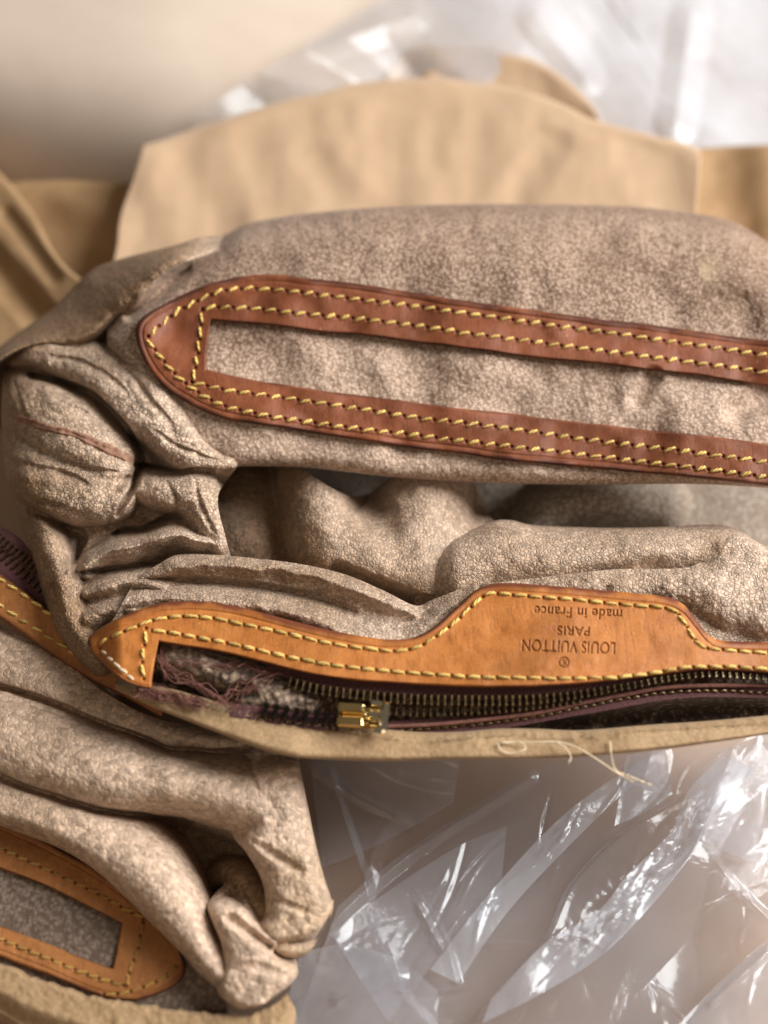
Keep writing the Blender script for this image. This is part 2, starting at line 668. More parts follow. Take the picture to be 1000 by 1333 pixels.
M = dict(
    panel=suede('worn_panel_leather', (0.57, 0.430, 0.335), (0.18, 0.108, 0.068), 2100, 0.00030, 0.8, spot=(0.58, 0.44, 0.29)),
    gusset=grained_leather('cracked_gusset_leather', (0.57, 0.43, 0.325), (0.25, 0.150, 0.078), (0.06, 0.032, 0.015), 0.0009, 0.12, 0.85, 0.00026, 0.8, 0.8),
    wall=grained_leather('grained_wall_leather', (0.53, 0.40, 0.305), (0.25, 0.155, 0.085), (0.075, 0.042, 0.022), 0.00085, 0.12, 0.75, 0.00024, 0.8, 0.7),
    soft=grained_leather('pebbled_pink_leather', (0.60, 0.45, 0.345), (0.38, 0.265, 0.165), (0.24, 0.15, 0.085), 0.00095, 0.14, 0.42, 0.00024, 0.55, 0.45),
    inner=suede('cavity_leather', (0.46, 0.42, 0.36), (0.22, 0.17, 0.13), 1300),
    pocket=suede('pocket_suede', (0.30, 0.235, 0.19), (0.13, 0.09, 0.065), 1500),
    lining=suede('pocket_lining', (0.44, 0.33, 0.24), (0.07, 0.045, 0.032), 1100, 0.0005, 0.9),
    redtrim=trim_leather('red_brown_trim', (0.165, 0.047, 0.019), (0.245, 0.080, 0.034), (0.075, 0.022, 0.013), 0.52),
    tantrim=trim_leather('honey_trim', (0.35, 0.115, 0.022), (0.50, 0.195, 0.050), (0.15, 0.042, 0.018), 0.50),
    oldtrim=trim_leather('dull_honey_trim', (0.30, 0.115, 0.032), (0.40, 0.170, 0.058), (0.13, 0.044, 0.018), 0.52),
    raw=suede('raw_leather_edge', (0.42, 0.29, 0.165), (0.32, 0.21, 0.112), 2200, 0.00014, 0.5),
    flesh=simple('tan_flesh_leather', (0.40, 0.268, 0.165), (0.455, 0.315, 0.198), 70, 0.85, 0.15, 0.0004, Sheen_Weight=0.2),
    fleshshade=simple('shaded_tan_flesh_leather', (0.25, 0.150, 0.068), (0.34, 0.215, 0.11), 60, 0.85, 0.3, 0.0004),  # tan flesh leather darkened in colour for sheets lying in shadow
    thread=thread_mat('yellow_linen_thread', (0.74, 0.50, 0.11), (0.90, 0.68, 0.25)),
    oldthread=thread_mat('dull_yellow_thread', (0.42, 0.24, 0.05), (0.52, 0.32, 0.08)),
    fibre=simple('pale_fibre', (0.62, 0.50, 0.33), (0.70, 0.58, 0.42), 900, 0.8),
    purple=simple('plum_textile', (0.055, 0.018, 0.020), (0.12, 0.045, 0.048), 2400, 0.85, 0.8, 0.0003),
    fray=simple('frayed_plum_fibre', (0.10, 0.035, 0.028), (0.22, 0.095, 0.07), 900, 0.9, 0.6, 0.0003),
    seam=simple('red_seam_leather', (0.15, 0.050, 0.028), (0.34, 0.20, 0.13), 900, 0.8, 0.6, 0.0003),
    brass=simple('brass', (0.80, 0.58, 0.23), (0.88, 0.68, 0.32), 300, 0.2, 0.1, 0.0001, Metallic=1.0),
    shinebrass=simple('shining_brass', (0.86, 0.76, 0.52), (0.93, 0.87, 0.70), 300, 0.16, 0.1, 0.0001, Metallic=1.0),  # paler colour paints in the white shine of the slider bridge
    oldbrass=simple('tarnished_brass', (0.10, 0.075, 0.042), (0.26, 0.20, 0.115), 500, 0.36, 0.2, 0.0001, Metallic=1.0),
    black=simple('blackened_metal', (0.035, 0.033, 0.03), (0.09, 0.08, 0.07), 500, 0.25, 0.1, 0.0001, Metallic=1.0),
    film=film_mat('clear_film', 0.12, rough=0.13),
    filmfold=film_mat('folded_film', 0.32, rough=0.14),
    filmsoft=film_mat('doubled_film', 0.19, rough=0.15),
    filmback=film_mat('clear_film_back', 0.46, rough=0.3),
    table=table_mat(),
    cream=simple('cream_backdrop', (0.42, 0.345, 0.285), (0.47, 0.395, 0.33), 30, 0.8, 0.1, 0.0004, Sheen_Weight=0.1),
)

# ------------------------------------------------------------------ the surface everything lies on
tb = []
for z in (0.0, -0.02):
    tb += [(-1.6, -1.2, z), (1.6, -1.2, z), (1.6, 1.6, z), (-1.6, 1.6, z)]
tf = [(0, 1, 2, 3), (7, 6, 5, 4), (0, 4, 5, 1), (1, 5, 6, 2), (2, 6, 7, 3), (3, 7, 4, 0)]
o = mesh_from('table_top', tb, tf, M['table'], None, False)
o['kind'] = 'structure'
o['label'] = 'plain brown table top under the bags and the plastic'


# ================================================================== heights of the main bag
def edge_drop(d, R, amt):
    t = np.clip(d / R, 0, 1)
    return amt * (1 - np.sqrt(np.maximum(0, 1 - (1 - t) ** 2)))


PT = [(140, 420), (165, 385), (212, 347), (262, 322), (300, 302), (340, 287), (450, 273), (600, 266), (800, 268), (880, 275), (950, 287), (1000, 315), (1070, 360)]
PB = [(140, 450), (180, 490), (210, 535), (250, 582), (290, 606), (330, 607), (400, 609), (520, 622), (620, 628), (760, 631), (900, 630), (1000, 635), (1070, 640)]


def h_panel(x, y):
    x, y = np.asarray(x, float), np.asarray(y, float)
    h = 330 + 0.34 * (560 - y)
    h = h + 10 * fbm(x, y, 150, 3, 2) + 5 * fbm(x, y, 60, 5, 2)
    # hollows in and round the loop
    h = h - groove(x, y, [(960, 535, 26, 22), (1010, 505, 30, 26), (1060, 480, 30, 26)])
    h = h - groove(x, y, [(830, 520, 18, 9), (850, 490, 18, 10)])
    h = h - groove(x, y, [(430, 452, 30, 4), (480, 500, 30, 4)])
    h = h + 5 * np.exp(-(((x - 500) / 45) ** 2 + ((y - 480) / 22) ** 2))
    h = h - groove(x, y, [(240, 352, 14, 16), (205, 385, 14, 20), (170, 410, 12, 25)])
    return h


def h_zip(x, y):
    x, y = np.asarray(x, float), np.asarray(y, float)
    h = 322 + 0.10 * (850 - y) + 4 * fbm(x, y, 170, 21, 2)
    h = h - 30 * sstep(160, 116, x) + 7 * np.exp(-(((x - 740) / 130) ** 2)) - 12 * sstep(900, 1010, x)
    return h


def h_strip2(x, y):
    return 236 + 0.2 * (800 - np.asarray(y, float)) + 0.0 * np.asarray(x, float)


# ================================================================== main bag
bag = thing('leather_bag', 'worn beige leather bag turned inside out with brown loop and open zip pocket', 'bag', P(560, 760, 0))

# ---- upper panel
X, Y, V = loft(PT, PB, 1.8)
dT = V * (np.hypot(*(cr(PB, X.shape[1]) - cr(PT, X.shape[1])).T))[None]
dB = (1 - V) * (np.hypot(*(cr(PB, X.shape[1]) - cr(PT, X.shape[1])).T))[None]
H = h_panel(X, Y) - edge_drop(dT, 85, 95) - edge_drop(dB, 22, 26) + 0.6 * fbm(X, Y, 14, 40, 2) + pebbles(X, Y, 4.6, 0.45)
wrk = 5.0 * np.abs(fbm(X, Y * 0.6, 40, 77, 2)) * sstep(60, 0, dT)
H = H + wrk
tone = 0.55 * np.exp(-(((X - 960) / 70) ** 2 + ((Y - 385) / 45) ** 2)) + 0.5 * sstep(330, 240, X) * sstep(400, 330, Y) + 0.25 * np.exp(-(((X - 780) / 25) ** 2 + ((Y - 345) / 20) ** 2)) - 0.3 * sstep(420, 520, Y) + 0.22 * sstep(420, 330, Y)
tone = tone + 0.3 * sstep(22, 0, dT)
stain = np.exp(-(((X - 922) / 13) ** 2 + ((Y - 352) / 20) ** 2) ** 2) * 0.5
sheet('upper_panel', X, Y, H, M['panel'], bag, dict(tone=tone, stain=stain),
      [('top', [(0, 0.003, -0.008), (0, 0.004, -0.03), (0, 0.002, -0.045)]), ('bottom', [(0, 0.004, -0.003), (0, 0.016, -0.004)])])

# ---- rolled shoulder at the far left
RT = [(-30, 480), (-8, 458), (5, 447), (35, 425), (70, 400), (115, 355), (157, 337), (224, 320), (262, 309), (292, 306)]
RB = [(-30, 500), (8, 470), (50, 456), (95, 462), (130, 452), (160, 418), (190, 382), (215, 357), (252, 337), (292, 322)]
X, Y, V = loft(RT, RB, 1.8, nv=46)
sx = np.linspace(0, 1, X.shape[1])[None]
top = 245 + 130 * sstep(0.15, 0.95, sx)
crest = 334 + 96 * sstep(0.25, 0.92, sx)
low = np.where(sx < 0.5, 270, 270) + (crest - 282) * sstep(0.42, 0.66, sx)
prof = np.sin(np.clip(V / 0.72, 0, 1) * math.pi / 2)
H = top + (crest - top) * prof
H = H + (low - crest) * sstep(0.70, 1.0, V) ** 1.3
H = H - edge_drop(V * 60, 9, 16) - edge_drop((1 - V) * 60, 9, 9) * sstep(0.5, 0.7, sx)
H = H + 4 * fbm(X, Y, 50, 12, 3) + 0.6 * fbm(X, Y, 12, 14, 2) + pebbles(X, Y, 5.6, 0.65)
gapR = np.hypot(*(cr(RB, X.shape[1]) - cr(RT, X.shape[1])).T)[None]
bl = sstep(0.74, 0.97, sx)
H = H * (1 - bl) + bl * (h_panel(X, Y) - edge_drop(V * gapR + 2, 85, 95) + 3 - 9 * sstep(0.86, 0.97, sx))
tone = 1.05 - 0.9 * sstep(0.84, 0.97, V) * sstep(0.55, 0.8, sx) - 0.75 * sstep(0.78, 1, sx)  # brown hide, plus shade painted in where the roll faces from the window
sheet('rolled_shoulder', X, Y, H, M['gusset'], bag, dict(tone=tone, smooth=0.0),
      [('top', [(-0.002, 0.003, -0.01), (-0.002, 0.004, -0.03)]), ('bottom', [(0.001, 0.004, -0.004), (0.0, 0.010, -0.012)])])

# ---- crumpled side gusset
GL = [(12, 446), (3, 500), (2, 565), (8, 620), (22, 665), (40, 720), (54, 783), (68, 820), (90, 851), (128, 884)]
GR = [(190, 408), (225, 505), (268, 575), (310, 600), (284, 645), (294, 700), (300, 722), (305, 760), (300, 800), (300, 860)]
X, Y, V = loft(GL, GR, 1.7, nv=180)
X, Y, V = X.T, Y.T, V.T
xw = X + 4 * fbm(X, Y, 45, 61, 2)
yw = Y + 4 * fbm(X, Y, 45, 62, 2)
k = 7
base = 235 + 0 * X
lobes = [
    ([(20, 466, 14, 318, 40), (60, 462, 26, 330, 60), (110, 474, 34, 340, 80), (155, 492, 46, 350, 90), (195, 528, 48, 352, 90), (230, 566, 38, 346, 80), (264, 592, 26, 336, 50), (300, 603, 12, 324, 30)], 3.4),
    ([(166, 424, 14, 340, 30), (180, 446, 26, 350, 50), (200, 495, 34, 352, 60), (222, 545, 24, 346, 40)], 2.6),
    ([(18, 520, 48, 312, 90), (60, 540, 52, 334, 95), (110, 572, 54, 338, 95), (146, 602, 40, 332, 85)], 3.0),
    ([(16, 585, 50, 300, 90), (60, 618, 56, 322, 95), (112, 640, 50, 324, 85), (146, 645, 38, 320, 80)], 3.0),
    ([(182, 636, 20, 306, 50), (215, 640, 30, 320, 70), (250, 642, 34, 326, 70), (270, 670, 30, 316, 60), (284, 704, 20, 304, 50)], 2.6),
    ([(112, 740, 14, 302, 50), (150, 720, 18, 312, 55), (200, 704, 19, 322, 60), (245, 700, 21, 322, 60), (284, 708, 16, 306, 50)], 1.15),
    ([(30, 650, 30, 282, 70), (54, 700, 34, 294, 75), (76, 760, 32, 296, 75), (95, 815, 28, 294, 65), (125, 865, 20, 288, 50)], 2.2),
    ([(112, 772, 15, 294, 50), (150, 760, 22, 304, 55), (190, 760, 24, 304, 55), (240, 774, 26, 302, 50)], 1.3),
    ([(110, 808, 18, 300, 40), (150, 792, 24, 310, 50), (220, 792, 26, 312, 50), (290, 802, 28, 312, 50)], 1.3),
    ([(275, 740, 30, 275, 60), (285, 760, 26, 275, 60)], 2.0),
]
H = base
for lb in lobes:
    H = smax(H, lobe(xw, yw, lb[0], lb[1]), k)
for gv in (
    [(45, 490, 9, 40), (90, 499, 10, 60), (118, 509, 10, 70), (150, 533, 11, 75), (168, 555, 11, 75), (183, 588, 9, 60), (181, 607, 7, 40)],
    [(181, 607, 7, 45), (220, 608, 7, 30), (275, 611, 7, 30)],
    [(150, 668, 7, 30), (168, 640, 8, 40), (182, 608, 8, 45)],
    [(108, 744, 6, 40), (150, 740, 7, 40), (190, 734, 6, 35), (215, 726, 5, 25)],
    [(150, 693, 8, 40), (190, 685, 12, 45), (222, 673, 10, 40)],
    [(30, 650, 12, 10), (70, 680, 12, 22), (110, 700, 12, 35), (90, 740, 10, 25)],
    [(150, 640, 6, 14), (165, 625, 6, 14)],
    [(20, 600, 14, 4), (70, 612, 12, 6), (110, 630, 10, 5)],
    [(70, 462, 6.0, 2.5), (105, 468, 7.5, 5.6), (140, 484, 7.5, 5.0), (170, 510, 6.0, 1.9)],
    [(150, 470, 6.0, 1.9), (178, 488, 7.5, 5.6), (205, 528, 7.5, 5.0), (228, 562, 6.0, 1.9)],
    [(205, 560, 4.5, 1.9), (232, 574, 6.0, 5.0), (262, 590, 6.0, 4.3), (285, 598, 4.5, 1.9)],
    [(20, 500, 6.0, 1.9), (30, 530, 7.5, 3.7), (34, 560, 6.0, 1.9)],
    [(70, 520, 4.5, 1.2), (105, 532, 6.0, 3.7), (138, 556, 6.0, 2.5)],
    [(90, 600, 4.5, 1.9), (120, 612, 6.0, 5.0), (152, 618, 6.0, 3.7)],
    [(30, 640, 6.0, 1.9), (62, 652, 7.5, 5.0), (98, 668, 7.5, 3.7), (120, 672, 4.5, 1.9)],
    [(215, 625, 6.0, 1.9), (232, 650, 7.5, 6.2), (236, 672, 6.0, 3.1)],
    [(255, 625, 6.0, 1.9), (262, 655, 7.5, 6.2), (280, 690, 6.0, 3.1)],
    [(40, 690, 6.0, 1.9), (62, 730, 7.5, 5.6), (74, 780, 7.5, 5.0), (92, 826, 6.0, 2.5)],
    [(84, 700, 6.0, 1.9), (96, 730, 7.5, 5.6), (98, 775, 7.5, 5.0), (112, 820, 6.0, 2.5)],
    [(130, 728, 4.5, 1.9), (165, 716, 6.0, 4.3), (205, 712, 6.0, 3.1)],
    [(120, 786, 4.5, 1.9), (160, 778, 6.0, 5.0), (215, 778, 6.0, 3.1)],
):
    H = H - 1.0 * groove(xw, yw, gv, 0.35)
colw = np.hypot(*(cr(GR, X.shape[0]) - cr(GL, X.shape[0])).T)[:, None]
H = H - edge_drop(V * colw, 34, 60)
H = H + 4 * fbm(X, Y, 40, 71, 2) + 0.6 * fbm(X, Y, 11, 73, 2) - 4.5 * np.maximum(0, 0.35 - np.abs(fbm(X + Y * 0.3, Y * 1.6 - X * 0.5, 46, 75, 2))) + pebbles(X, Y, 5.6, 0.75)
tone = 0.22 + 0.6 * sstep(70, 10, V * colw) + 0.3 * np.exp(-(((X - 60) / 60) ** 2 + ((Y - 640) / 30) ** 2)) + 0.5 * np.exp(-(((X - 190) / 50) ** 2 + ((Y - 690) / 22) ** 2)) + 0.4 * sstep(720, 800, Y)  # painted shade: browner left edge, hollows and fold undersides
tone = tone - 0.4 * np.exp(-(((X - 190) / 70) ** 2 + ((Y - 530) / 60) ** 2)) - 0.4 * np.exp(-(((X - 240) / 40) ** 2 + ((Y - 700) / 12) ** 2))  # painted light: paler fold tops turned to the window
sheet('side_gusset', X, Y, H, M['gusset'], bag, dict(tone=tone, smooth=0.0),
      [('left', [(-0.0005, 0.002, -0.006), (0.002, 0.004, -0.03), (0.004, 0.004, -0.045)])])


def on_gusset(pts):
    """3-D points on the gusset near given pixels"""
    c = np.array(pts, float)
    hs = []
    for x, y in c[:, :2]:
        i = np.argmin((X - x) ** 2 + (Y - y) ** 2)
        hs.append(H.flat[i])
    return P(c[:, 0], c[:, 1], np.array(hs))


# raw red-brown seam across the gusset
sm = cr([(24, 544), (60, 556), (100, 566), (140, 584), (178, 602)], 60)
wid = 5.0 + 1.6 * fbm(np.arange(60.0), np.zeros(60), 9, 5, 2)
rows = []
for q, lift in ((-1.3, -2.0), (-0.9, 2.0), (-0.35, 3.0), (0.0, 1.0), (0.4, 3.2), (0.9, 2.0), (1.3, -2.0)):
    nx, ny = -np.gradient(sm[:, 1]), np.gradient(sm[:, 0])
    ln = np.hypot(nx, ny)
    cx, cy = sm[:, 0] + nx / ln * wid * q, sm[:, 1] + ny / ln * wid * q
    w3 = on_gusset(np.stack([cx, cy], 1))
    rows.append(w3 + np.array([0, -0.5, 0.8]) * U * (lift + 1.2 * fbm(np.arange(60.0), np.full(60, q * 9), 4, 8, 2))[:, None])
W = np.stack(rows)
mesh_from('seam_edge', W, grid_faces(*W.shape[:2]), M['seam'], bag)

fz = []
for (ax, ay, bx, by, n) in ((20, 456, 60, 440, 40), (60, 441, 110, 452, 50), (185, 420, 200, 470, 20), (105, 742, 240, 697, 40), (60, 640, 170, 655, 20)):
    for i in range(n):
        t = random.random()
        x, y = ax + (bx - ax) * t + random.uniform(-3, 3), ay + (by - ay) * t + random.uniform(-3, 3)
        a = random.uniform(-2.8, -0.4)
        L_ = random.uniform(2, 8)
        p3 = on_gusset([(x, y)])[0]
        q = np.linspace(0, 1, 4)[:, None]
        fz.append((p3 + q * L_ * U * np.array([math.cos(a), 0.4, -math.sin(a)]) + q * q * U * np.array([random.uniform(-2, 2), 0, 0]), U * 0.32))
f_ = tubes('edge_fuzz', fz, M['fibre'], bag, 3)
f_['kind'] = 'stuff'

# ---- the cavity between the two sides
CT = [(270, 590), (400, 590), (600, 600), (800, 605), (1070, 610)]
CB = [(270, 780), (400, 800), (600, 800), (800, 800), (1070, 800)]
X, Y, V = loft(CT, CB, 3)
H = 70 + 0 * X + 8 * fbm(X, Y, 60, 4, 2)
H = smax(H, lobe(X, Y, [(690, 690, 34, 190, 110), (735, 655, 44, 205, 110), (790, 645, 44, 195, 110), (860, 655, 40, 150, 90)]), 10)
H = smax(H, lobe(X, Y, [(330, 600, 60, 120, 100), (340, 680, 60, 130, 100), (350, 760, 60, 130, 100)]), 10)
sheet('bag_interior', X, Y, H, M['inner'], bag, dict(tone=0.1 + 0.9 * sstep(520, 420, X) + 0.6 * sstep(800, 900, X)))  # dim light on the cavity's left painted into tone, right end darker too

# ---- inner lump
LT = [(284, 606), (330, 600), (372, 598), (430, 634), (460, 646), (485, 640), (510, 622), (560, 612), (612, 622), (640, 674), (670, 700)]
LB = [(284, 720), (330, 740), (380, 775), (430, 790), (480, 800), (520, 805), (560, 805), (600, 800), (640, 790), (670, 780), (690, 775)]
X, Y, V = loft(LT, LB, 2.0)
H = 120 + 0 * X
H = smax(H, lobe(X, Y, [(400, 590, 44, 262, 80), (416, 650, 56, 272, 90), (440, 700, 70, 276, 90), (520, 720, 70, 274, 90), (580, 740, 80, 262, 80), (660, 760, 80, 262, 80)]), 24)
H = smax(H, lobe(X, Y, [(560, 620, 60, 262, 80), (550, 680, 70, 268, 80), (560, 730, 60, 262, 80)]), 24)
H = smax(H, lobe(X, Y, [(290, 600, 60, 190, 70), (310, 660, 70, 200, 80), (340, 720, 70, 200, 80)]), 16)
H = H - groove(X, Y, [(478, 600, 34, 40), (478, 650, 34, 36), (500, 690, 36, 16), (520, 720, 30, 6)])
H = H - groove(X, Y, [(440, 745, 18, 20), (500, 772, 20, 40), (545, 790, 20, 45), (580, 790, 18, 30)])
H = H + 4 * fbm(X, Y, 60, 9, 3) + 0.5 * fbm(X, Y, 12, 19, 2) + pebbles(X, Y, 5.4, 0.5)
sheet('inner_fold', X, Y, H, M['wall'], bag, dict(tone=0.30 + 0.6 * sstep(420, 370, X - 0.35 * (Y - 610)) + 0.2 * sstep(700, 760, Y), smooth=0.5),  # shadow left of the lump's bright face painted into tone
      [('top', [(0, 0.003, -0.01), (0, 0.002, -0.03)])])

# ---- swelling wall behind the zip tab
ST = [(540, 735), (566, 716), (600, 697), (640, 679), (665, 677), (700, 684), (800, 687), (880, 685), (930, 683), (962, 690), (1000, 715), (1070, 745)]
SB = [(540, 800), (580, 795), (620, 785), (660, 780), (700, 775), (740, 770), (800, 765), (860, 762), (900, 765), (950, 780), (1000, 800), (1070, 820)]
X, Y, V = loft(ST, SB, 1.8)
gap = np.hypot(*(cr(SB, X.shape[1]) - cr(ST, X.shape[1])).T)[None]
H = 285 + 14 * np.sin(np.pi * np.clip(V, 0, 1)) - edge_drop(V * gap, 34, 42)
H = H - 26 * sstep(0.45, 1.0, V) + 5 * fbm(X, Y, 70, 33, 3) + 0.5 * fbm(X, Y, 12, 35, 2) + pebbles(X, Y, 5.2, 0.5)
H = H + lobe(X, Y, [(905, 745, 20, 8, 8), (930, 715, 16, 12, 12), (950, 690, 14, 12, 12)]) * 0.0
H = H - groove(X, Y, [(840, 738, 18, 5), (890, 732, 22, 10), (925, 714, 18, 9)])
H = H - 40 * sstep(600, 545, X)
tone = 0.42 - 0.2 * sstep(900, 1000, X) + 0.5 * np.exp(-(((X - 930) / 26) ** 2 + ((Y - 712) / 20) ** 2))
sheet('swelling_wall', X, Y, H, M['wall'], bag, dict(tone=tone, smooth=0.3),
      [('top', [(0, 0.003, -0.008), (0, 0.004, -0.03)])])

# ---- wall that carries the zip frame
WT = [(178, 752), (205, 735), (232, 722), (275, 722), (315, 725), (390, 734), (450, 748), (500, 769), (540, 788), (562, 781), (590, 770), (615, 762), (660, 757), (700, 752), (800, 741), (890, 739), (925, 722), (955, 695), (1000, 712), (1070, 740)]
WB = [(125, 846), (140, 838), (170, 822), (220, 806), (260, 804), (340, 818), (420, 838), (480, 848), (520, 848), (550, 840), (585, 818), (612, 795), (640, 778), (700, 782), (790, 792), (870, 800), (895, 825), (920, 848), (990, 856), (1070, 856)]
X, Y, V = loft(WT, WB, 1.7)
gap = np.hypot(*(cr(WB, X.shape[1]) - cr(WT, X.shape[1])).T)[None]
H = 296 + 14 * sstep(0.0, 0.6, V) * 0 + 0 * X
R1 = [(180, 760, 16, 304, 26), (232, 736, 18, 316, 30), (315, 738, 18, 318, 30), (390, 747, 18, 318, 30), (450, 762, 18, 318, 30), (505, 786, 18, 314, 26), (540, 800, 14, 308, 22)]
R2 = [(110, 810, 20, 306, 30), (157, 785, 22, 316, 30), (225, 780, 20, 322, 30), (292, 786, 20, 322, 30), (382, 800, 22, 322, 30), (450, 824, 22, 320, 26), (510, 834, 20, 318, 26), (548, 822, 20, 318, 26), (580, 795, 18, 318, 26), (620, 772, 14, 316, 26)]
R3 = [(640, 768, 16, 316, 26), (720, 762, 18, 318, 26), (820, 758, 22, 318, 26), (905, 765, 34, 322, 40), (960, 770, 60, 322, 50), (1060, 800, 60, 316, 50)]
H = H - edge_drop(V * gap, 12, 22)
for lb, pp in ((R1, 1.2), (R2, 1.25), (R3, 2.0)):
    H = smax(H, lobe(X + 3 * fbm(X, Y, 30, 44, 2), Y + 3 * fbm(X, Y, 30, 45, 2), lb, pp), 8)
H = H - groove(X, Y, [(160, 772, 8, 8), (205, 757, 9, 22), (300, 760, 9, 18), (400, 775, 9, 16), (460, 795, 8, 10)])
H = np.minimum(H, h_zip(X, Y) + 4 + 30 * sstep(1.0, 0.55, V))
H = H + 3.4 * fbm(X, Y, 40, 53, 3) + 0.5 * fbm(X, Y, 11, 55, 2) + pebbles(X, Y, 5.4, 0.6)
tone = 0.45 + 0.3 * np.exp(-(((Y - 745 - 0.02 * (X - 250)) / 12) ** 2)) * sstep(520, 450, X) - 0.5 * np.exp(-(((X - 520) / 60) ** 2 + ((Y - 815) / 25) ** 2)) - 0.35 * sstep(880, 960, X)
tone = tone + 0.7 * np.exp(-(((X - 925) / 16) ** 2 + ((Y - 722) / 16) ** 2))
sheet('zip_pocket_wall', X, Y, H, M['wall'], bag, dict(tone=tone, smooth=0.0),
      [('top', [(0, 0.002, -0.005), (0, 0.003, -0.02)])])


# ------------------------------------------------------------------ trims
def trim_mesh(name, O, I, hf, thick, mat, parent, step=0.9, stitch_pts=(), letters=None, rim=9.0, round_px=4.0, waver=0.0):
    """flat strip between outer segments O and inner segments I lying thick units proud of surface hf"""
    a, c = [], []
    for so, si in zip(O, I):
        n = max(12, int(max(length(so), length(si)) / step))
        a.append(cr(so, n)[:-1])
        c.append(cr(si, n)[:-1])
    a, c = np.vstack(a + [np.array([O[-1][-1]], float)]), np.vstack(c + [np.array([I[-1][-1]], float)])
    # blur the correspondence a little so segment joins do not kink
    for _ in range(6):
        a[1:-1] = 0.25 * a[:-2] + 0.5 * a[1:-1] + 0.25 * a[2:]
    gap = np.hypot(*(c - a).T)
    nv = int(np.max(gap) / step) + 2
    v = np.linspace(0, 1, nv)[:, None]
    X = a[None, :, 0] * (1 - v) + c[None, :, 0] * v
    Y = a[None, :, 1] * (1 - v) + c[None, :, 1] * v
    X = X + waver * fbm(X, Y, 60, 3, 2)
    Y = Y + waver * fbm(X, Y, 60, 4, 2)
    do, di = v * gap[None], (1 - v) * gap[None]
    d = np.minimum(do, di * 1.3)
    prof = np.sqrt(np.maximum(0, 1 - (1 - np.clip(d / round_px, 0, 1)) ** 2))
    base = hf(X, Y)
    H = base - 2 + (thick + 2) * prof
    H = H - 1.2 * np.exp(-((do - rim) / 1.6) ** 2) + 0.6 * fbm(X, Y, 24, 2, 2)
    edge = 0.85 * np.exp(-(np.minimum(do, di * 1.5) / 4.0) ** 2) + 0.45 * np.exp(-(do / (rim * 0.9)) ** 4)
    edge = np.clip(edge * (0.75 + 0.8 * fbm(X, Y, 30, 8, 2)), 0, 1)
    for sx, sy in stitch_pts:
        m = (np.abs(X - sx) < 7) & (np.abs(Y - sy) < 7)
        r2 = (X[m] - sx) ** 2 + (Y[m] - sy) ** 2
        H[m] -= 4.5 * np.exp(-r2 / 3.0)
        edge[m] = np.maximum(edge[m], 0.55 * np.exp(-r2 / 3.0))  # shade inside the stitch holes painted in besides the dents
    lett = np.zeros_like(X)
    if letters is not None:
        m = (X > 665) & (X < 825) & (Y > 780) & (Y < 878)
        val = letters(X[m], Y[m])
        lett[m] = val
        H[m] -= 2.0 * val
    W = P(X, Y, H)
    # thickness: fold the rims down to the leather below
    lo = P(X[:1], Y[:1], base[:1] - thick * 1.2)
    li = P(X[-1:], Y[-1:], base[-1:] - thick * 1.2)
    W = np.concatenate([lo, W, li], 0)
    ed = np.concatenate([edge[:1], edge, edge[-1:]], 0)
    lt = np.concatenate([lett[:1], lett, lett[-1:]], 0)
    return mesh_from(name, W, grid_faces(*W.shape[:2]), mat, parent, True, dict(edge=ed, letter=lt))


def stitch_proto(length_px, rad_px):
    n, sides = 9, 7
    t = np.linspace(-1, 1, n)
    L = length_px * U * 0.5
    pts = np.stack([t * L, 0.10 * L * np.sin(t * 2.2), (1 - np.abs(t) ** 2.6) * rad_px * U * 1.1 - rad_px * U * 0.75], 1)
    rad = rad_px * U * (0.42 + 0.58 * np.sqrt(np.maximum(0, 1 - t ** 4))) * (1 + 0.10 * np.cos(t * 9))
    Vv, F = tube_vf(pts, rad, sides)
    me = bpy.data.meshes.new('stitch')
    me.from_pydata([tuple(q) for q in Vv], [], [tuple(int(i) for i in f) for f in F])
    for p in me.polygons:
        p.use_smooth = True
    return me


def stitch_positions(line, pitch):
    L = length(line)
    n = max(1, int(round(L / pitch)))
    c = cr(line, n * 10 + 1)
    mids = c[5::10]
    ends = c[0::10]
    tang = c[np.minimum(np.arange(5, len(c), 10) + 3, len(c) - 1)] - c[np.arange(5, len(c), 10) - 3]
    return mids, tang, ends


def sew(parent, lines, hf, lift, meshes, slant, pitch=19.8, drop=0.0):
    for line in lines:
        mids, tang, ends = stitch_positions(line, pitch)
        for (x, y), (tx, ty) in zip(mids, tang):
            if x > 1040 or x < -40 or y > 1370:
                continue
            if drop and random.random() < drop:
                continue
            if tx < 0:
                tx, ty = -tx, -ty
            ang = slant * (abs(tx) / math.hypot(tx, ty)) + random.uniform(-5, 5)
            m = frame_at(hf, x + random.uniform(-.7, .7), y + random.uniform(-.5, .5), tx, ty, lift * U, math.radians(ang))
            m = m @ Matrix.Diagonal((random.uniform(0.90, 1.06), random.uniform(0.85, 1.15), 1, 1))
            instance('stitch', random.choice(meshes), m, parent)


def all_ends(lines, pitch=19.8):
    return [tuple(p) for ln in lines for p in stitch_positions(ln, pitch)[2]]


stA = []
for L_, r_ in ((15.8, 2.1), (16.6, 1.95), (15.0, 2.25)):
    me = stitch_proto(L_, r_)
    me.materials.append(M['thread'])
    stA.append(me)
stB = []
for L_, r_ in ((14.5, 1.7), (13.0, 1.5)):
    me = stitch_proto(L_, r_)
    me.materials.append(M['oldthread'])
    stB.append(me)

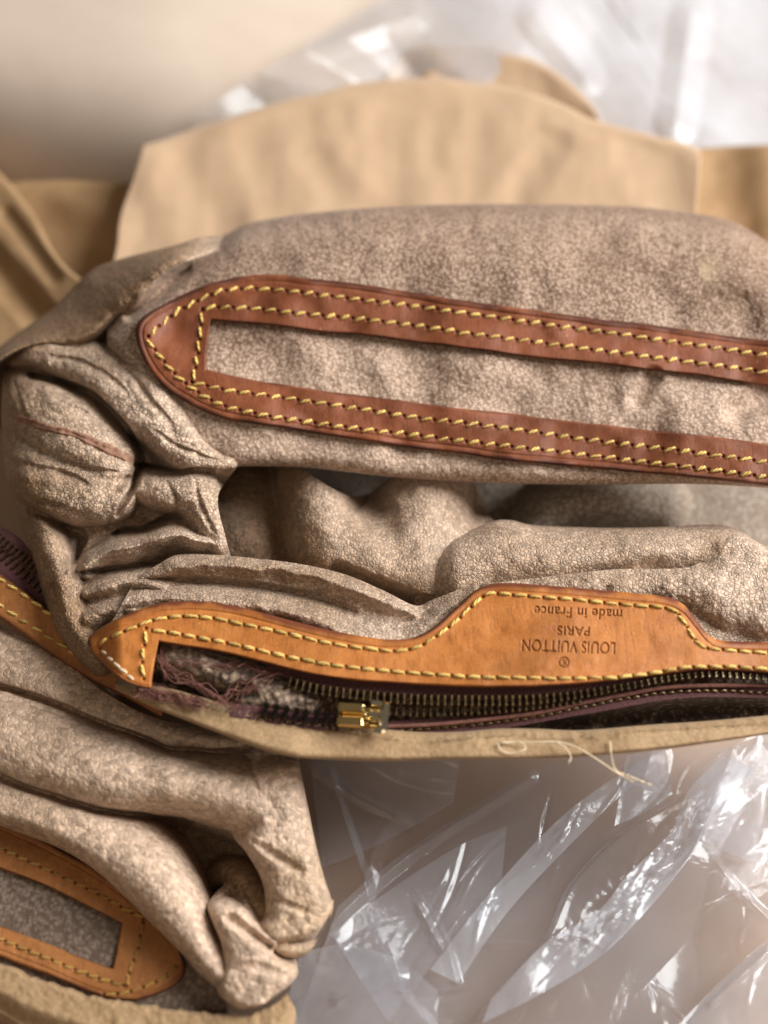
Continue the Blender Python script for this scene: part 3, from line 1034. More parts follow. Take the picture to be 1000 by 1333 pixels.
# ---- red-brown loop on the upper panel
O1 = [[(1070, 453), (1000, 443), (900, 430), (775, 413), (685, 402), (600, 391), (532, 379), (465, 369), (402, 362), (343, 358), (303, 361), (275, 368)],
      [(275, 368), (245, 381), (217, 394), (190, 409), (177, 424), (177, 445), (186, 468), (200, 490), (222, 511), (255, 531)],
      [(255, 531), (285, 544), (321, 551), (375, 559), (465, 573), (550, 585), (600, 592), (685, 603), (820, 614), (900, 622), (1000, 633), (1070, 642)]]
I1 = [[(1070, 513), (1000, 503), (887, 487), (775, 474), (685, 465), (600, 453), (510, 441), (420, 432), (321, 421), (274, 417)],
      [(274, 417), (272, 440), (268, 481)],
      [(268, 481), (330, 494), (397, 505), (465, 514), (550, 525), (640, 535), (775, 552), (910, 566), (1000, 578), (1070, 588)]]
S1o = [(1060, 471), (1000, 463), (887, 447), (775, 431), (662, 416), (600, 407), (541, 399), (465, 390), (384, 380), (330, 376), (294, 378), (267, 387), (231, 406), (199, 431), (193, 438)]
S1o2 = [(193, 438), (197, 449), (222, 481), (249, 505), (285, 526), (330, 538), (384, 547), (465, 558), (537, 566), (600, 574), (662, 581), (775, 594), (887, 607), (1000, 621), (1060, 629)]
S1i = [(1060, 494), (1000, 485), (887, 470), (775, 456), (662, 441), (600, 433), (532, 423), (465, 415), (397, 409), (330, 402), (285, 400), (264, 402)]
S1c = [(263, 404), (260, 438), (256, 470), (250, 497)]
S1l = [(250, 498), (267, 502), (307, 510), (375, 519), (465, 532), (550, 545), (600, 550), (662, 558), (775, 574), (887, 587), (1000, 602), (1060, 610)]
lines1 = [S1o, S1o2, S1i, S1c, S1l]
t1 = trim_mesh('loop_trim', O1, I1, h_panel, 10, M['redtrim'], bag, 1.0, all_ends(lines1), waver=1.2)
sew(t1, lines1, lambda x, y: h_panel(x, y) + 10, 0.6, stA, 17)

# ---- stamped writing: letter shapes are looked up per vertex and pressed into the leather
def text_tester(items):
    trees = []
    for txt, cx, cy, width, hgt, ang in items:
        cu = bpy.data.curves.new('stamp', 'FONT')
        cu.body = txt
        cu.align_x = 'CENTER'
        cu.align_y = 'CENTER'
        cu.space_character = 1.05
        ob = bpy.data.objects.new('stamp', cu)
        COL.objects.link(ob)
        dg = bpy.context.evaluated_depsgraph_get()
        me = bpy.data.meshes.new_from_object(ob.evaluated_get(dg))
        co = np.array([v.co[:2] for v in me.vertices])
        mn, mx = co.min(0), co.max(0)
        tris = [tuple(p.vertices) for p in me.polygons]
        ctr = (mn + mx) / 2
        sc = np.array([width, hgt]) / (mx - mn)
        bvh = BVHTree.FromPolygons([(float(v[0]), float(v[1]), 0.0) for v in (co - ctr) * sc], tris)
        trees.append((bvh, cx, cy, math.radians(ang)))
        bpy.data.objects.remove(ob)
        bpy.data.curves.remove(cu)
        bpy.data.meshes.remove(me)

    def test(x, y):
        out = np.zeros(len(x))
        for bvh, cx, cy, a in trees:
            # photograph pixels have y down; the stamp is read from the far side
            dx, dy = x - cx, -(y - cy)
            lx, ly = dx * math.cos(a) + dy * math.sin(a), -dx * math.sin(a) + dy * math.cos(a)
            for i in np.nonzero((np.abs(lx) < 70) & (np.abs(ly) < 16))[0]:
                acc = 0
                for ox, oy in ((0, 0), (0.35, 0.25), (-0.35, -0.25)):
                    if bvh.ray_cast(Vector((lx[i] + ox, ly[i] + oy, 1.0)), Vector((0, 0, -1)))[0] is not None:
                        acc += 1
                out[i] = max(out[i], acc / 3)
        # ring of the registered mark
        r = np.hypot(x - 734, y - 862)
        out = np.maximum(out, np.clip(1.3 - np.abs(r - 6.3) / 0.8, 0, 1))
        return out
    return test


letters = text_tester([
    ('LOUIS VUITTON', 740, 842, 121, 15.5, 178),
    ('PARIS', 746, 821.5, 42, 12, 178),
    ('made in France', 752, 798, 114, 13.5, 177.5),
    ('R', 734, 862, 5.2, 7.0, 178),
])

# ---- honey coloured frame of the zip pocket with its tab
O2 = [[(194, 897), (182, 894), (167, 889), (150, 879), (131, 861), (119, 845), (116, 832)],
      [(116, 832), (122, 823), (138, 813), (158, 803), (182, 793), (200, 787)],
      [(200, 787), (217, 784), (257, 783), (302, 788), (347, 799), (392, 811), (437, 822), (491, 831), (525, 832), (548, 826), (570, 812), (600, 785), (618, 769), (636, 761), (665, 759), (750, 765), (825, 772), (868, 777), (890, 787), (905, 805), (920, 825), (935, 833), (960, 835), (1000, 836), (1070, 838)]]
I2 = [[(198, 893), (198, 887), (199, 878)],
      [(199, 878), (203, 855), (207, 836)],
      [(207, 836), (235, 841), (280, 848), (325, 858), (370, 870), (415, 880), (460, 886), (500, 889), (550, 892), (600, 894), (650, 895), (700, 894), (750, 891), (810, 885), (870, 877), (925, 872), (1000, 876), (1070, 880)]]
Z_o = [(131, 844), (136, 835), (167, 820), (199, 808), (230, 803), (271, 804), (316, 813), (370, 824), (415, 835), (460, 842), (505, 847), (530, 846), (555, 837), (590, 812), (625, 780), (640, 773), (670, 775), (725, 779), (800, 786), (868, 792), (887, 805), (900, 827), (915, 842), (940, 846), (1000, 850), (1060, 852)]
Z_l = [(131, 845), (143, 857), (163, 876), (174, 886)]
Z_c = [(190, 818), (188, 840), (185, 862), (187, 884)]
Z_i = [(198, 821), (235, 826), (280, 834), (325, 844), (370, 854), (415, 863), (460, 869), (500, 873), (575, 879), (650, 882), (725, 883), (800, 882), (850, 876), (895, 869), (950, 868), (1000, 871), (1060, 874)]
lines2 = [Z_o, Z_c, Z_i]
t2 = trim_mesh('zip_frame', O2, I2, h_zip, 10, M['tantrim'], bag, 0.75, all_ends(lines2), letters, rim=11.0, round_px=4.5)
sew(t2, lines2, lambda x, y: h_zip(x, y) + 10, 0.6, stA, -9)
stP = []
for L_ in (14.0, 12.0):
    me = stitch_proto(L_, 2.0)
    me.materials.append(M['fibre'])
    stP.append(me)
sew(t2, [Z_l], lambda x, y: h_zip(x, y) + 9, 0.3, stP, 0, pitch=13)

# ---- pocket lining seen through the zip opening
KT = [(196, 828), (240, 838), (325, 852), (415, 874), (500, 884), (600, 888), (700, 888), (810, 880), (900, 870), (1000, 872), (1070, 876)]
KB = [(190, 905), (240, 930), (300, 945), (400, 962), (500, 975), (600, 978), (700, 975), (810, 965), (900, 958), (1000, 950), (1070, 944)]
X, Y, V = loft(KT, KB, 2.0)
H = 268 + 8 * fbm(X, Y, 60, 5, 3)
H = smax(H, lobe(X, Y, [(225, 852, 24, 312, 30), (270, 868, 26, 316, 32), (320, 882, 24, 312, 30), (370, 893, 16, 302, 24)]), 8)
H = smax(H, lobe(X, Y, [(320, 915, 14, 300, 24), (355, 905, 22, 310, 28), (400, 912, 18, 304, 24)]), 8)
H = H - groove(X, Y, [(230, 880, 14, 30), (280, 905, 14, 30), (320, 895, 10, 16)])
H = H - 60 * sstep(640, 760, X) * sstep(0.35, 0.65, V)
H = H + 3 * fbm(X, Y, 14, 6, 2)
sheet('pocket_lining', X, Y, H, M['lining'], bag, dict(tone=0.35 - 0.5 * np.exp(-(((X - 250) / 60) ** 2 + ((Y - 862) / 18) ** 2)) - 0.4 * np.exp(-(((X - 360) / 30) ** 2 + ((Y - 905) / 16) ** 2)) + 0.5 * sstep(500, 800, X)))

# ---- zip: woven tape, two rows of teeth, slider
def h_tape(x, y):
    return h_zip(x, y) - 8 - 0.15 * np.maximum(0, np.asarray(y, float) - 890)


ZA = [(345, 858), (400, 874), (460, 884), (550, 889), (650, 891), (740, 888), (820, 880), (880, 873), (930, 868), (1000, 872), (1070, 876)]
ZB = [(350, 876), (400, 889), (460, 900), (550, 907), (650, 908), (740, 903), (820, 891), (880, 882), (930, 877), (1000, 881), (1070, 886)]
X, Y, V = loft(ZA, ZB, 1.5)
Hh = h_tape(X, Y) + 0.7 * np.sin(X * 1.15 + Y * 0.7) + 0.6 * np.sin(Y * 1.9)
zp = mesh_from('zipper', P(X, Y, Hh), grid_faces(*X.shape), M['purple'], bag)


def tooth_mesh(name, L, w, h, mat):
    """metal tooth: clamped body, narrow neck and cupped head, in units"""
    xs = [(-0.5, 0.46, 0.65), (-0.42, 0.50, 1.0), (-0.12, 0.50, 1.0), (0.02, 0.36, 0.86), (0.16, 0.36, 0.86), (0.24, 0.50, 1.05), (0.40, 0.50, 1.05), (0.5, 0.34, 0.7)]
    Vv, F = [], []
    for x, ww, hh in xs:
        for sx, sz in ((-1, -1), (1, -1), (1, 0.55), (0.55, 1), (-0.55, 1), (-1, 0.55)):
            Vv.append((sx * ww * w * U, x * L * U, sz * hh * h * 0.5 * U))
    n = 6
    for i in range(len(xs) - 1):
        for j in range(n):
            F.append((i * n + j, i * n + (j + 1) % n, (i + 1) * n + (j + 1) % n, (i + 1) * n + j))
    F.append(tuple(range(n)))
    F.append(tuple(reversed(range((len(xs) - 1) * n, len(xs) * n))))
    me = bpy.data.meshes.new(name)
    me.from_pydata(Vv, [], F)
    me.materials.append(mat)
    return me


tooth_a = tooth_mesh('zipper_tooth', 14.5, 4.0, 6.5, M['oldbrass'])
tooth_b = tooth_mesh('zipper_tooth', 17, 6.5, 9, M['black'])
tooth_c = tooth_mesh('zipper_tooth', 11.5, 3.8, 5.5, M['oldbrass'])


def teeth(line, pitch, me, hf, lift, flip=1, tilt=0.0, shrink=None):
    L = length(line)
    n = int(L / pitch)
    c = cr(line, n * 4 + 1)
    for i in range(n):
        x, y = c[i * 4 + 2]
        tx, ty = c[i * 4 + 3] - c[i * 4 + 1]
        if x > 1030:
            continue
        m = frame_at(hf, x, y, tx, ty, lift * U, math.radians(random.uniform(-3, 3)))
        m = m @ Matrix.Rotation(tilt, 4, 'X')
        if flip < 0:
            m = m @ Matrix.Rotation(math.pi, 4, 'Z')
        if shrink:
            s = shrink(x)
            m = m @ Matrix.Diagonal((1, s, 1, 1))
        instance('zipper_tooth', me, m, zp)


UP = [(374, 888), (415, 898), (460, 904), (500, 908), (550, 911), (600, 912), (650, 912), (700, 910), (760, 903), (820, 893), (875, 884), (925, 879), (1000, 884), (1040, 887)]
teeth(UP, 8.8, tooth_a, h_tape, 3.0, -1, 0.15, lambda x: 1.0 - 0.42 * float(sstep(640, 860, x)))
LOW = [(503, 924), (550, 926), (600, 925), (650, 922), (700, 917), (760, 909)]
teeth(LOW, 8.8, tooth_c, h_tape, -6.0, 1, 0.0)
FREE = [(340, 926), (365, 930), (395, 935), (420, 937), (445, 938)]
h_free = lambda x, y: 310 + 0 * np.asarray(x, float) + 0 * np.asarray(y, float)
teeth(FREE, 12.5, tooth_b, h_free, 6.0, 1, 0.2)
# far cord, its own stitches and the tape on the lower side
tubes('zip_cord', [(P(c[:, 0], c[:, 1], h_tape(c[:, 0], c[:, 1]) - 8), 2.6 * U) for c in (cr([(500, 946), (570, 943), (640, 936), (700, 928), (760, 915), (810, 905), (880, 894), (1000, 892), (1060, 894)], 70),)], M['fray'], zp, 7)
farst = [(505, 952), (560, 948), (640, 941), (700, 932), (760, 920), (820, 908), (900, 899), (1000, 902), (1050, 904)]
X, Y, V = loft([(495, 940), (640, 930), (760, 910), (900, 890), (1070, 892)], [(495, 962), (640, 950), (760, 930), (900, 908), (1070, 912)], 2.0)
lz = sheet('zip_stop_tape', X, Y, h_tape(X, Y) - 14, M['purple'], bag)
me = stitch_proto(9, 2.0)
me.materials.append(M['oldbrass'])
sew(lz, [farst], lambda x, y: h_tape(x, y) - 13, 0.5, [me], -20, 11.5)
FT = [(300, 915), (345, 921), (400, 930), (445, 934)]
FB = [(300, 932), (345, 940), (400, 948), (445, 952)]
X, Y, V = loft(FT, FB, 2)
sheet('free_tape', X, Y, h_free(X, Y) - 2 + 1.5 * fbm(X, Y, 12, 5, 2), M['purple'], bag)


def box_vf(sx, sy, sz, at=(0, 0, 0), bev=0.25, taper=1.0):
    """bevelled block in units, as rings of an octagon"""
    Vv, F = [], []
    b = min(sx, sy) * bev * 0.5
    rings = [(-sz / 2, 0.86), (-sz / 2 + b, 1.0), (sz / 2 - b, taper), (sz / 2, taper * 0.86)]
    for z, k in rings:
        for x, y in ((-sx / 2 + b, -sy / 2), (sx / 2 - b, -sy / 2), (sx / 2, -sy / 2 + b), (sx / 2, sy / 2 - b), (sx / 2 - b, sy / 2), (-sx / 2 + b, sy / 2), (-sx / 2, sy / 2 - b), (-sx / 2, -sy / 2 + b)):
            Vv.append((at[0] + x * k, at[1] + y * k, at[2] + z))
    for r in range(3):
        for j in range(8):
            F.append((r * 8 + j, r * 8 + (j + 1) % 8, (r + 1) * 8 + (j + 1) % 8, (r + 1) * 8 + j))
    F.append(tuple(reversed(range(8))))
    F.append(tuple(range(24, 32)))
    return Vv, F


def solid(name, pieces, mat, parent, m4, smooth=False):
    Vv, F = [], []
    for v, f in pieces:
        k = len(Vv)
        Vv += v
        F += [tuple(i + k for i in q) for q in f]
    me = bpy.data.meshes.new(name)
    me.from_pydata([tuple(c * U for c in v) for v in Vv], [], F)
    me.materials.append(mat)
    o = instance(name, me, m4, parent)
    return o


h_sl = lambda x, y: 310 + 0 * np.asarray(x, float) + 0 * np.asarray(y, float)
ms = frame_at(h_sl, 472, 936, 1, 0.05, 8 * U, 0)
sl = solid('zip_slider', [box_vf(32, 12, 7, (-14, 8.5, 2), 0.3), box_vf(32, 12, 7, (-14, -9.5, 2), 0.3), box_vf(10, 10, 6, (6, 0, 3), 0.5), box_vf(56, 26, 4, (0, 0, -5), 0.3)], M['brass'], bag, ms)
solid('slider_bridge', [box_vf(20, 16, 6, (14, 0, 4), 0.7, 0.6), box_vf(9, 24, 6, (24, 1, 4), 0.5, 0.8), box_vf(8, 40, 8, (28, -3, 7), 0.4), box_vf(16, 9, 6, (22, -20, 5), 0.4), box_vf(14, 7, 6, (16, 14, 8), 0.4)], M['shinebrass'], sl, ms)

# ---- frayed plum lining threads
def surf_line(pts, hf, lift, wob, seed, n=40):
    c = cr(pts, n)
    x = c[:, 0] + wob * fbm(np.arange(n) * 1.0, np.full(n, seed * 3.1), 7, seed, 2)
    y = c[:, 1] + wob * fbm(np.arange(n) * 1.0, np.full(n, seed * 5.7), 7, seed + 3, 2)
    return P(x, y, hf(x, y) + lift + 0.8 * wob * fbm(np.arange(n) * 1.0, np.full(n, seed * 7.7), 6, seed + 5, 2))


hl = lambda x, y: 312 + 0 * x
fl = []
for i in range(12):
    j = lambda s: random.uniform(-s, s)
    fl.append((surf_line([(205 + j(4), 850 + j(12)), (222 + j(8), 875 + j(8)), (250 + j(8), 892 + j(8)), (280 + j(8), 908 + j(7)), (310 + j(6), 922 + j(4))], hl, 7 + j(5), 7, i), U * random.choice((0.3, 0.4, 0.5, 0.6))))
for i in range(9):
    j = lambda s: random.uniform(-s, s)
    fl.append((surf_line([(284 + j(4), 918 + j(3)), (310 + j(8), 900 + j(7)), (335 + j(8), 886 + j(7)), (372 + j(10), 870 + j(5))], hl, 5 + j(5), 7, 20 + i), U * random.choice((0.3, 0.4, 0.5, 0.8))))
for i in range(14):
    j = lambda s: random.uniform(-s, s)
    fl.append((surf_line([(235 + j(6), 862 + j(4)), (275 + j(5), 866 + j(3)), (320 + j(5), 868 + j(3)), (352 + j(8), 874 + j(3))], hl, 4 + j(5), 6, 40 + i), U * random.choice((0.25, 0.35, 0.6))))
for i in range(30):
    j = lambda s: random.uniform(-s, s)
    fl.append((surf_line([(180 + j(6), 900 + j(5)), (205 + j(6), 903 + j(5)), (232 + j(6), 908 + j(5)), (262 + j(8), 918 + j(4))], hl, 5 + j(4), 7, 60 + i), U * random.choice((0.25, 0.35, 0.5, 0.8))))
fr = tubes('frayed_lining', fl, M['fray'], bag, 5)

# ---- raw cut edge below the zip
ET = [(150, 888), (176, 897), (215, 903), (255, 914), (300, 927), (345, 936), (400, 944), (470, 954), (540, 961), (600, 961), (650, 957), (700, 957), (760, 959), (850, 952), (925, 947), (1000, 940), (1070, 933)]
EB = [(150, 897), (176, 909), (200, 921), (248, 940), (302, 961), (347, 977), (388, 986), (460, 990), (500, 991), (580, 989), (650, 988), (740, 986), (850, 977), (925, 967), (1000, 956), (1070, 946)]
X, Y, V = loft(ET, EB, 1.4)
H = 306 + 6 * fbm(X, Y, 90, 9, 2) - edge_drop(V * 30, 4, 3) - edge_drop((1 - V) * 30, 7, 9) - 30 * sstep(220, 150, X) + 0.35 * fbm(X, Y, 9, 13, 2) + 1.4 * fbm(X, Y * 0, 12, 14, 2) * sstep(0.25, 0, V)
sheet('raw_edge', X, Y, H, M['raw'], bag, dict(tone=0.15 + 0.5 * sstep(0.12, 0, V) + 0.25 * sstep(280, 200, X)),
      [('top', [(0, 0.0008, -0.0004), (0, 0.0016, -0.0018), (0, 0.0014, -0.0032)]), ('bottom', [(0, 0.0010, -0.0010), (0, 0.003, -0.0016)])])
# fuzz along the cut
fz = []
c = cr(ET, 460)
for i in range(330):
    k_ = random.randrange(60, 440)
    x, y = c[k_]
    L_ = random.uniform(3, 9)
    a = random.uniform(-2.6, -0.5)
    q = np.linspace(0, 1, 5)
    cx = x + L_ * q * math.cos(a) + random.uniform(-1, 1) * q * q * 3
    cy = y + 2 + L_ * q * math.sin(a)
    fz.append((P(cx, cy, 306 + 6 * q), U * 0.35))
f_ = tubes('edge_fuzz', fz, M['fibre'], bag, 3)
f_['kind'] = 'stuff'

# ---- loose threads
hr = lambda x, y: 312 + 0 * x
th = [
    [(648, 968), (652, 976), (664, 981), (684, 975), (676, 966), (650, 967), (700, 966), (726, 966), (748, 972), (770, 984), (800, 1004), (824, 1018)],
    [(724, 966), (736, 974), (743, 985), (740, 994)],
    [(794, 965), (796, 985), (800, 1000), (812, 1012), (820, 1014)],
    [(806, 1006), (818, 1010), (832, 1016), (848, 1022)],
]
for i, ln in enumerate(th):
    n = 70
    c = cr(ln, n)
    drop = -0.5 * np.maximum(0, c[:, 1] - 978)
    tubes('loose_thread', [(P(c[:, 0], c[:, 1], 313 + drop + 2 * fbm(np.arange(n) * 1.0, np.full(n, i * 9.0), 9, 5, 2)), U * 1.05)], M['fibre'], bag, 5)
# ================================================================== second bag, lower left
bag2 = thing('leather_bag', 'pale pinkish leather bag slumped at the lower left with folded pebbled side and loop', 'bag', P(180, 1120, 0))

# ---- its zip frame showing beyond the first bag
TA = [(-60, 708), (0, 747), (45, 779), (80, 806), (120, 838), (170, 880), (215, 915)]
TBt = [(-60, 766), (0, 806), (35, 830), (67, 853), (112, 882), (157, 905), (210, 934)]
X, Y, V = loft(TA, TBt, 1.5)
H = h_strip2(X, Y) + 8 - edge_drop(V * 55, 6, 9) - edge_drop((1 - V) * 45, 6, 9)
ln2a = [(-40, 760), (0, 788), (40, 814), (80, 840), (120, 866)]
ln2b = [(-40, 728), (0, 755), (30, 774), (60, 796), (100, 826)]
ed = 0.8 * np.exp(-(np.minimum(V, 1 - V) * 50 / 6) ** 2)
zf = sheet('zip_frame', X, Y, H, M['oldtrim'], bag2, dict(edge=ed, letter=0.0), [('top', [(0, 0, -0.0015)]), ('bottom', [(0, 0.001, -0.0015)])])
sew(zf, [ln2a, ln2b], lambda x, y: h_strip2(x, y) + 8, 0.4, stA, 0, 19.8)
X, Y, V = loft([(-60, 640), (0, 683), (30, 705), (60, 745), (90, 790)], [(-60, 720), (0, 760), (30, 780), (60, 800), (90, 830)], 2)
zt = sheet('zipper', X, Y, h_strip2(X, Y) - 6 + 2 * fbm(X, Y, 20, 3, 2), M['purple'], bag2, {})
for i, (p_, q_) in enumerate((((-30, 690), (62, 775)), ((-30, 676), (50, 742)))):
    n = 14
    for j in range(n):
        t = (j + 0.5) / n
        x, y = p_[0] + (q_[0] - p_[0]) * t, p_[1] + (q_[1] - p_[1]) * t
        m = frame_at(h_strip2, x, y, q_[0] - p_[0], q_[1] - p_[1], -3 * U, 0)
        instance('zipper_tooth', tooth_c, m, zt)

# ---- folded side
BT = [(-60, 780), (0, 812), (72, 853), (144, 906), (206, 936), (269, 946), (317, 950), (350, 955), (384, 972), (392, 1000)]
BB = [(-60, 1050), (0, 1075), (72, 1102), (120, 1130), (160, 1165), (190, 1195), (220, 1225), (240, 1245), (262, 1270), (300, 1300)]
X, Y, V = loft(BT, BB, 1.8)
xw = X + 3 * fbm(X, Y, 60, 81, 2)
yw = Y + 3 * fbm(X, Y, 60, 82, 2)
H = 0 + 0 * X
for lb in (
    [(-40, 845, 46, 224, 40), (0, 855, 46, 232, 40), (72, 890, 40, 236, 40), (140, 925, 33, 230, 40), (200, 953, 22, 218, 40), (260, 964, 16, 204, 34), (320, 962, 12, 196, 28)],
    [(-40, 935, 66, 236, 80), (0, 950, 66, 244, 80), (80, 980, 68, 252, 85), (160, 1008, 60, 258, 110), (235, 1018, 48, 260, 120), (305, 1030, 52, 254, 110), (360, 1045, 56, 246, 90)],
    [(-40, 1030, 58, 206, 70), (0, 1045, 58, 212, 70), (80, 1072, 60, 222, 80), (150, 1105, 62, 228, 110), (205, 1152, 56, 226, 120), (240, 1205, 46, 214, 110), (266, 1252, 36, 204, 90), (292, 1290, 26, 190, 70)],
):
    H = smax(H, lobe(xw, yw, lb, 2.2, 4.0), 8)
for gv in (
    [(-40, 872, 9, 22), (0, 890, 9, 26), (72, 913, 9, 28), (134, 938, 10, 30), (192, 964, 10, 32), (240, 978, 10, 30), (300, 972, 9, 24)],
    [(-40, 990, 9, 20), (0, 1006, 9, 24), (48, 1029, 9, 26), (120, 1048, 10, 30), (192, 1063, 11, 34), (240, 1068, 12, 40)],
):
    H = H - 1.15 * groove(xw, yw, gv, 0.35)
gap = np.hypot(*(cr(BB, X.shape[1]) - cr(BT, X.shape[1])).T)[None]
H = H - edge_drop((1 - V) * gap, 22, 34)
H = H + 3.5 * fbm(X, Y, 60, 83, 3) + 0.5 * fbm(X, Y, 12, 85, 2) - 4 * np.maximum(0, 0.3 - np.abs(fbm(X * 0.8 + Y, Y * 0.7 - X * 0.6, 70, 88, 2))) + pebbles(X, Y, 6.0, 0.4)
tone = 0.28 + 0.35 * np.exp(-(((X - 60) / 60) ** 2 + ((Y - 985) / 30) ** 2)) * 0.5 + 0.3 * sstep(1040, 1090, Y) * sstep(150, 60, X)
sheet('folded_side', X, Y, H, M['soft'], bag2, dict(tone=tone, smooth=0.45),
      [('bottom', [(0, 0.001, -0.002), (0, 0.012, -0.006)])])

# ---- right flank running down from the big fold, and the curl at its foot
FL = [(300, 985), (296, 1040), (302, 1085), (322, 1112), (342, 1150), (344, 1190), (330, 1208), (338, 1225), (372, 1236)]
FR = [(384, 972), (393, 1010), (401, 1050), (411, 1098), (422, 1142), (433, 1176), (431, 1188), (416, 1212), (402, 1238)]
X, Y, V = loft(FL, FR, 1.6)
X, Y, V = X.T, Y.T, V.T
w_ = np.hypot(*(cr(FR, X.shape[0]) - cr(FL, X.shape[0])).T)[:, None]
sy = np.linspace(0, 1, X.shape[0])[:, None]
H = 258 - 60 * sy - edge_drop(V * w_, 26, 46) * sstep(0.2, 0.42, sy) - edge_drop((1 - V) * w_, 9, 15) - 10 * sstep(0.7, 1, V) - 70 * sstep(0.42, 0.26, sy) * sstep(0.45, 0.0, V) - 40 * sstep(0.10, 0.0, sy)
H = H - 46 * sstep(0.86, 1.0, sy) ** 1.5
H = H - groove(X, Y, [(330, 1096, 8, 3), (352, 1110, 9, 7), (378, 1126, 8, 6), (392, 1136, 8, 3)])
H = H - groove(X, Y, [(345, 1165, 8, 3), (370, 1176, 8, 5), (395, 1186, 8, 3)])
H = H + 3.5 * fbm(X, Y, 40, 23, 3) + 0.5 * fbm(X, Y, 11, 25, 2) + pebbles(X, Y, 6.0, 0.6)
sheet('right_flank', X, Y, H, M['soft'], bag2, dict(tone=0.30 + 0.3 * sstep(1080, 1150, Y), smooth=0.2),
      [('left', [(0.001, 0.003, -0.004), (0.004, 0.008, -0.012)]), ('right', [(-0.001, 0.003, -0.008), (-0.002, 0.004, -0.03)])])
# torn seam patch on the flank
sm = cr([(368, 1160), (385, 1166), (402, 1172), (420, 1178), (433, 1183)], 30)
rows = []
for q, lift in ((-1.0, 1), (-0.5, 5), (0.1, 3.5), (0.6, 5), (1.0, 1)):
    hh = 200 - 14 * sstep(405, 435, sm[:, 0]) + lift + 2 * fbm(sm[:, 0] * 1.0, np.full(30, q * 20), 8, 4, 2)
    rows.append(P(sm[:, 0] - 1.5 * q, sm[:, 1] + q * (6 + 5 * np.linspace(0, 1, 30)), hh))
W = np.stack(rows)
mesh_from('torn_seam', W, grid_faces(*W.shape[:2]), M['flesh'], bag2)

# dark hollow, with the rounded lump in it
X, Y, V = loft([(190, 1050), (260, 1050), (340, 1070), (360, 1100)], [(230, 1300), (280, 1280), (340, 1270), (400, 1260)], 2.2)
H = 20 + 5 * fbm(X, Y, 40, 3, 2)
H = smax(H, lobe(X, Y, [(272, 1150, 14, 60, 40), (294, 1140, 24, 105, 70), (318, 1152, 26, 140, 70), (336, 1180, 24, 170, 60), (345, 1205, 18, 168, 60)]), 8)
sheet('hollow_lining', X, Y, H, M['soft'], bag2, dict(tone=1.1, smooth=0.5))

QL = [(287, 1166), (270, 1176), (276, 1200), (288, 1230), (290, 1262), (282, 1285), (292, 1302), (312, 1313), (336, 1311)]
QR = [(292, 1166), (310, 1172), (336, 1200), (362, 1224), (356, 1240), (372, 1252), (388, 1262), (380, 1280), (352, 1302)]
X, Y, V = loft(QL, QR, 1.5)
X, Y, V = X.T, Y.T, V.T
w_ = np.hypot(*(cr(QR, X.shape[0]) - cr(QL, X.shape[0])).T)[:, None]
H = 206 + 10 * np.sin(np.pi * V) - edge_drop(V * w_, 14, 24) - edge_drop((1 - V) * w_, 16, 26) - 16 * sstep(1230, 1310, Y) - 45 * sstep(1186, 1164, Y)
H = H - groove(X, Y, [(300, 1196, 11, 8), (324, 1214, 11, 14), (350, 1232, 9, 22)])
H = H - groove(X, Y, [(300, 1262, 9, 3), (330, 1258, 10, 5), (360, 1266, 9, 3)])
H = H + 3 * fbm(X, Y, 36, 43, 3) + 0.5 * fbm(X, Y, 11, 45, 2) + pebbles(X, Y, 6.0, 0.6)
sheet('curled_fold', X, Y, H, M['soft'], bag2, dict(tone=0.25, smooth=0.2),
      [('left', [(0.001, 0.003, -0.003), (0.004, 0.008, -0.01)]), ('right', [(-0.001, 0.004, -0.004), (-0.002, 0.008, -0.02)])])
# lower lip joining the curl to the flank
X, Y, V = loft([(330, 1205), (350, 1216), (375, 1228), (400, 1226), (414, 1222)], [(335, 1225), (350, 1234), (370, 1246), (392, 1246), (404, 1240)], 1.5)
H = 186 - edge_drop((1 - V) * 22, 12, 22) + 2 * fbm(X, Y, 20, 5, 2)
sheet('flank_lip', X, Y, H, M['soft'], bag2, dict(tone=0.4, smooth=0.2), [('bottom', [(0, 0.004, -0.003), (0, 0.01, -0.01)])])


# ---- panel with its honey loop
def h_low(x, y):
    return 148 + 0.05 * (1200 - np.asarray(y, float)) + 0.0 * np.asarray(x, float)


X, Y, V = loft([(-60, 1020), (0, 1050), (100, 1090), (200, 1150), (280, 1230)], [(-60, 1240), (0, 1270), (100, 1310), (200, 1330), (300, 1335)], 2)
H = h_low(X, Y) + 2 * fbm(X, Y, 60, 3, 2)
sheet('loop_panel', X, Y, H, M['pocket'], bag2, dict(tone=0.1))
O3 = [[(-60, 1040), (0, 1068), (60, 1095), (120, 1128), (180, 1172), (215, 1208)],
      [(215, 1208), (236, 1240), (242, 1264), (232, 1280), (212, 1292), (180, 1302)],
      [(180, 1302), (150, 1301), (120, 1293), (60, 1268), (0, 1246), (-60, 1222)]]
I3 = [[(-60, 1106), (0, 1131), (58, 1153), (110, 1178), (157, 1201)],
      [(157, 1201), (153, 1228), (146, 1260)],
      [(146, 1260), (105, 1246), (67, 1230), (0, 1205), (-60, 1182)]]
L3 = [[(-40, 1088), (0, 1104), (54, 1129), (117, 1158), (187, 1196)],
      [(187, 1200), (180, 1234), (170, 1259), (164, 1284)],
      [(-40, 1208), (0, 1223), (45, 1241), (112, 1268), (160, 1283)],
      [(135, 1294), (160, 1293), (189, 1284), (212, 1273), (231, 1258)]]
t3 = trim_mesh('loop_trim', O3, I3, h_low, 9, M['oldtrim'], bag2, 1.2, all_ends(L3, 17), rim=10)
sew(t3, L3, lambda x, y: h_low(x, y) + 9, 0.2, stB, 6, 17)

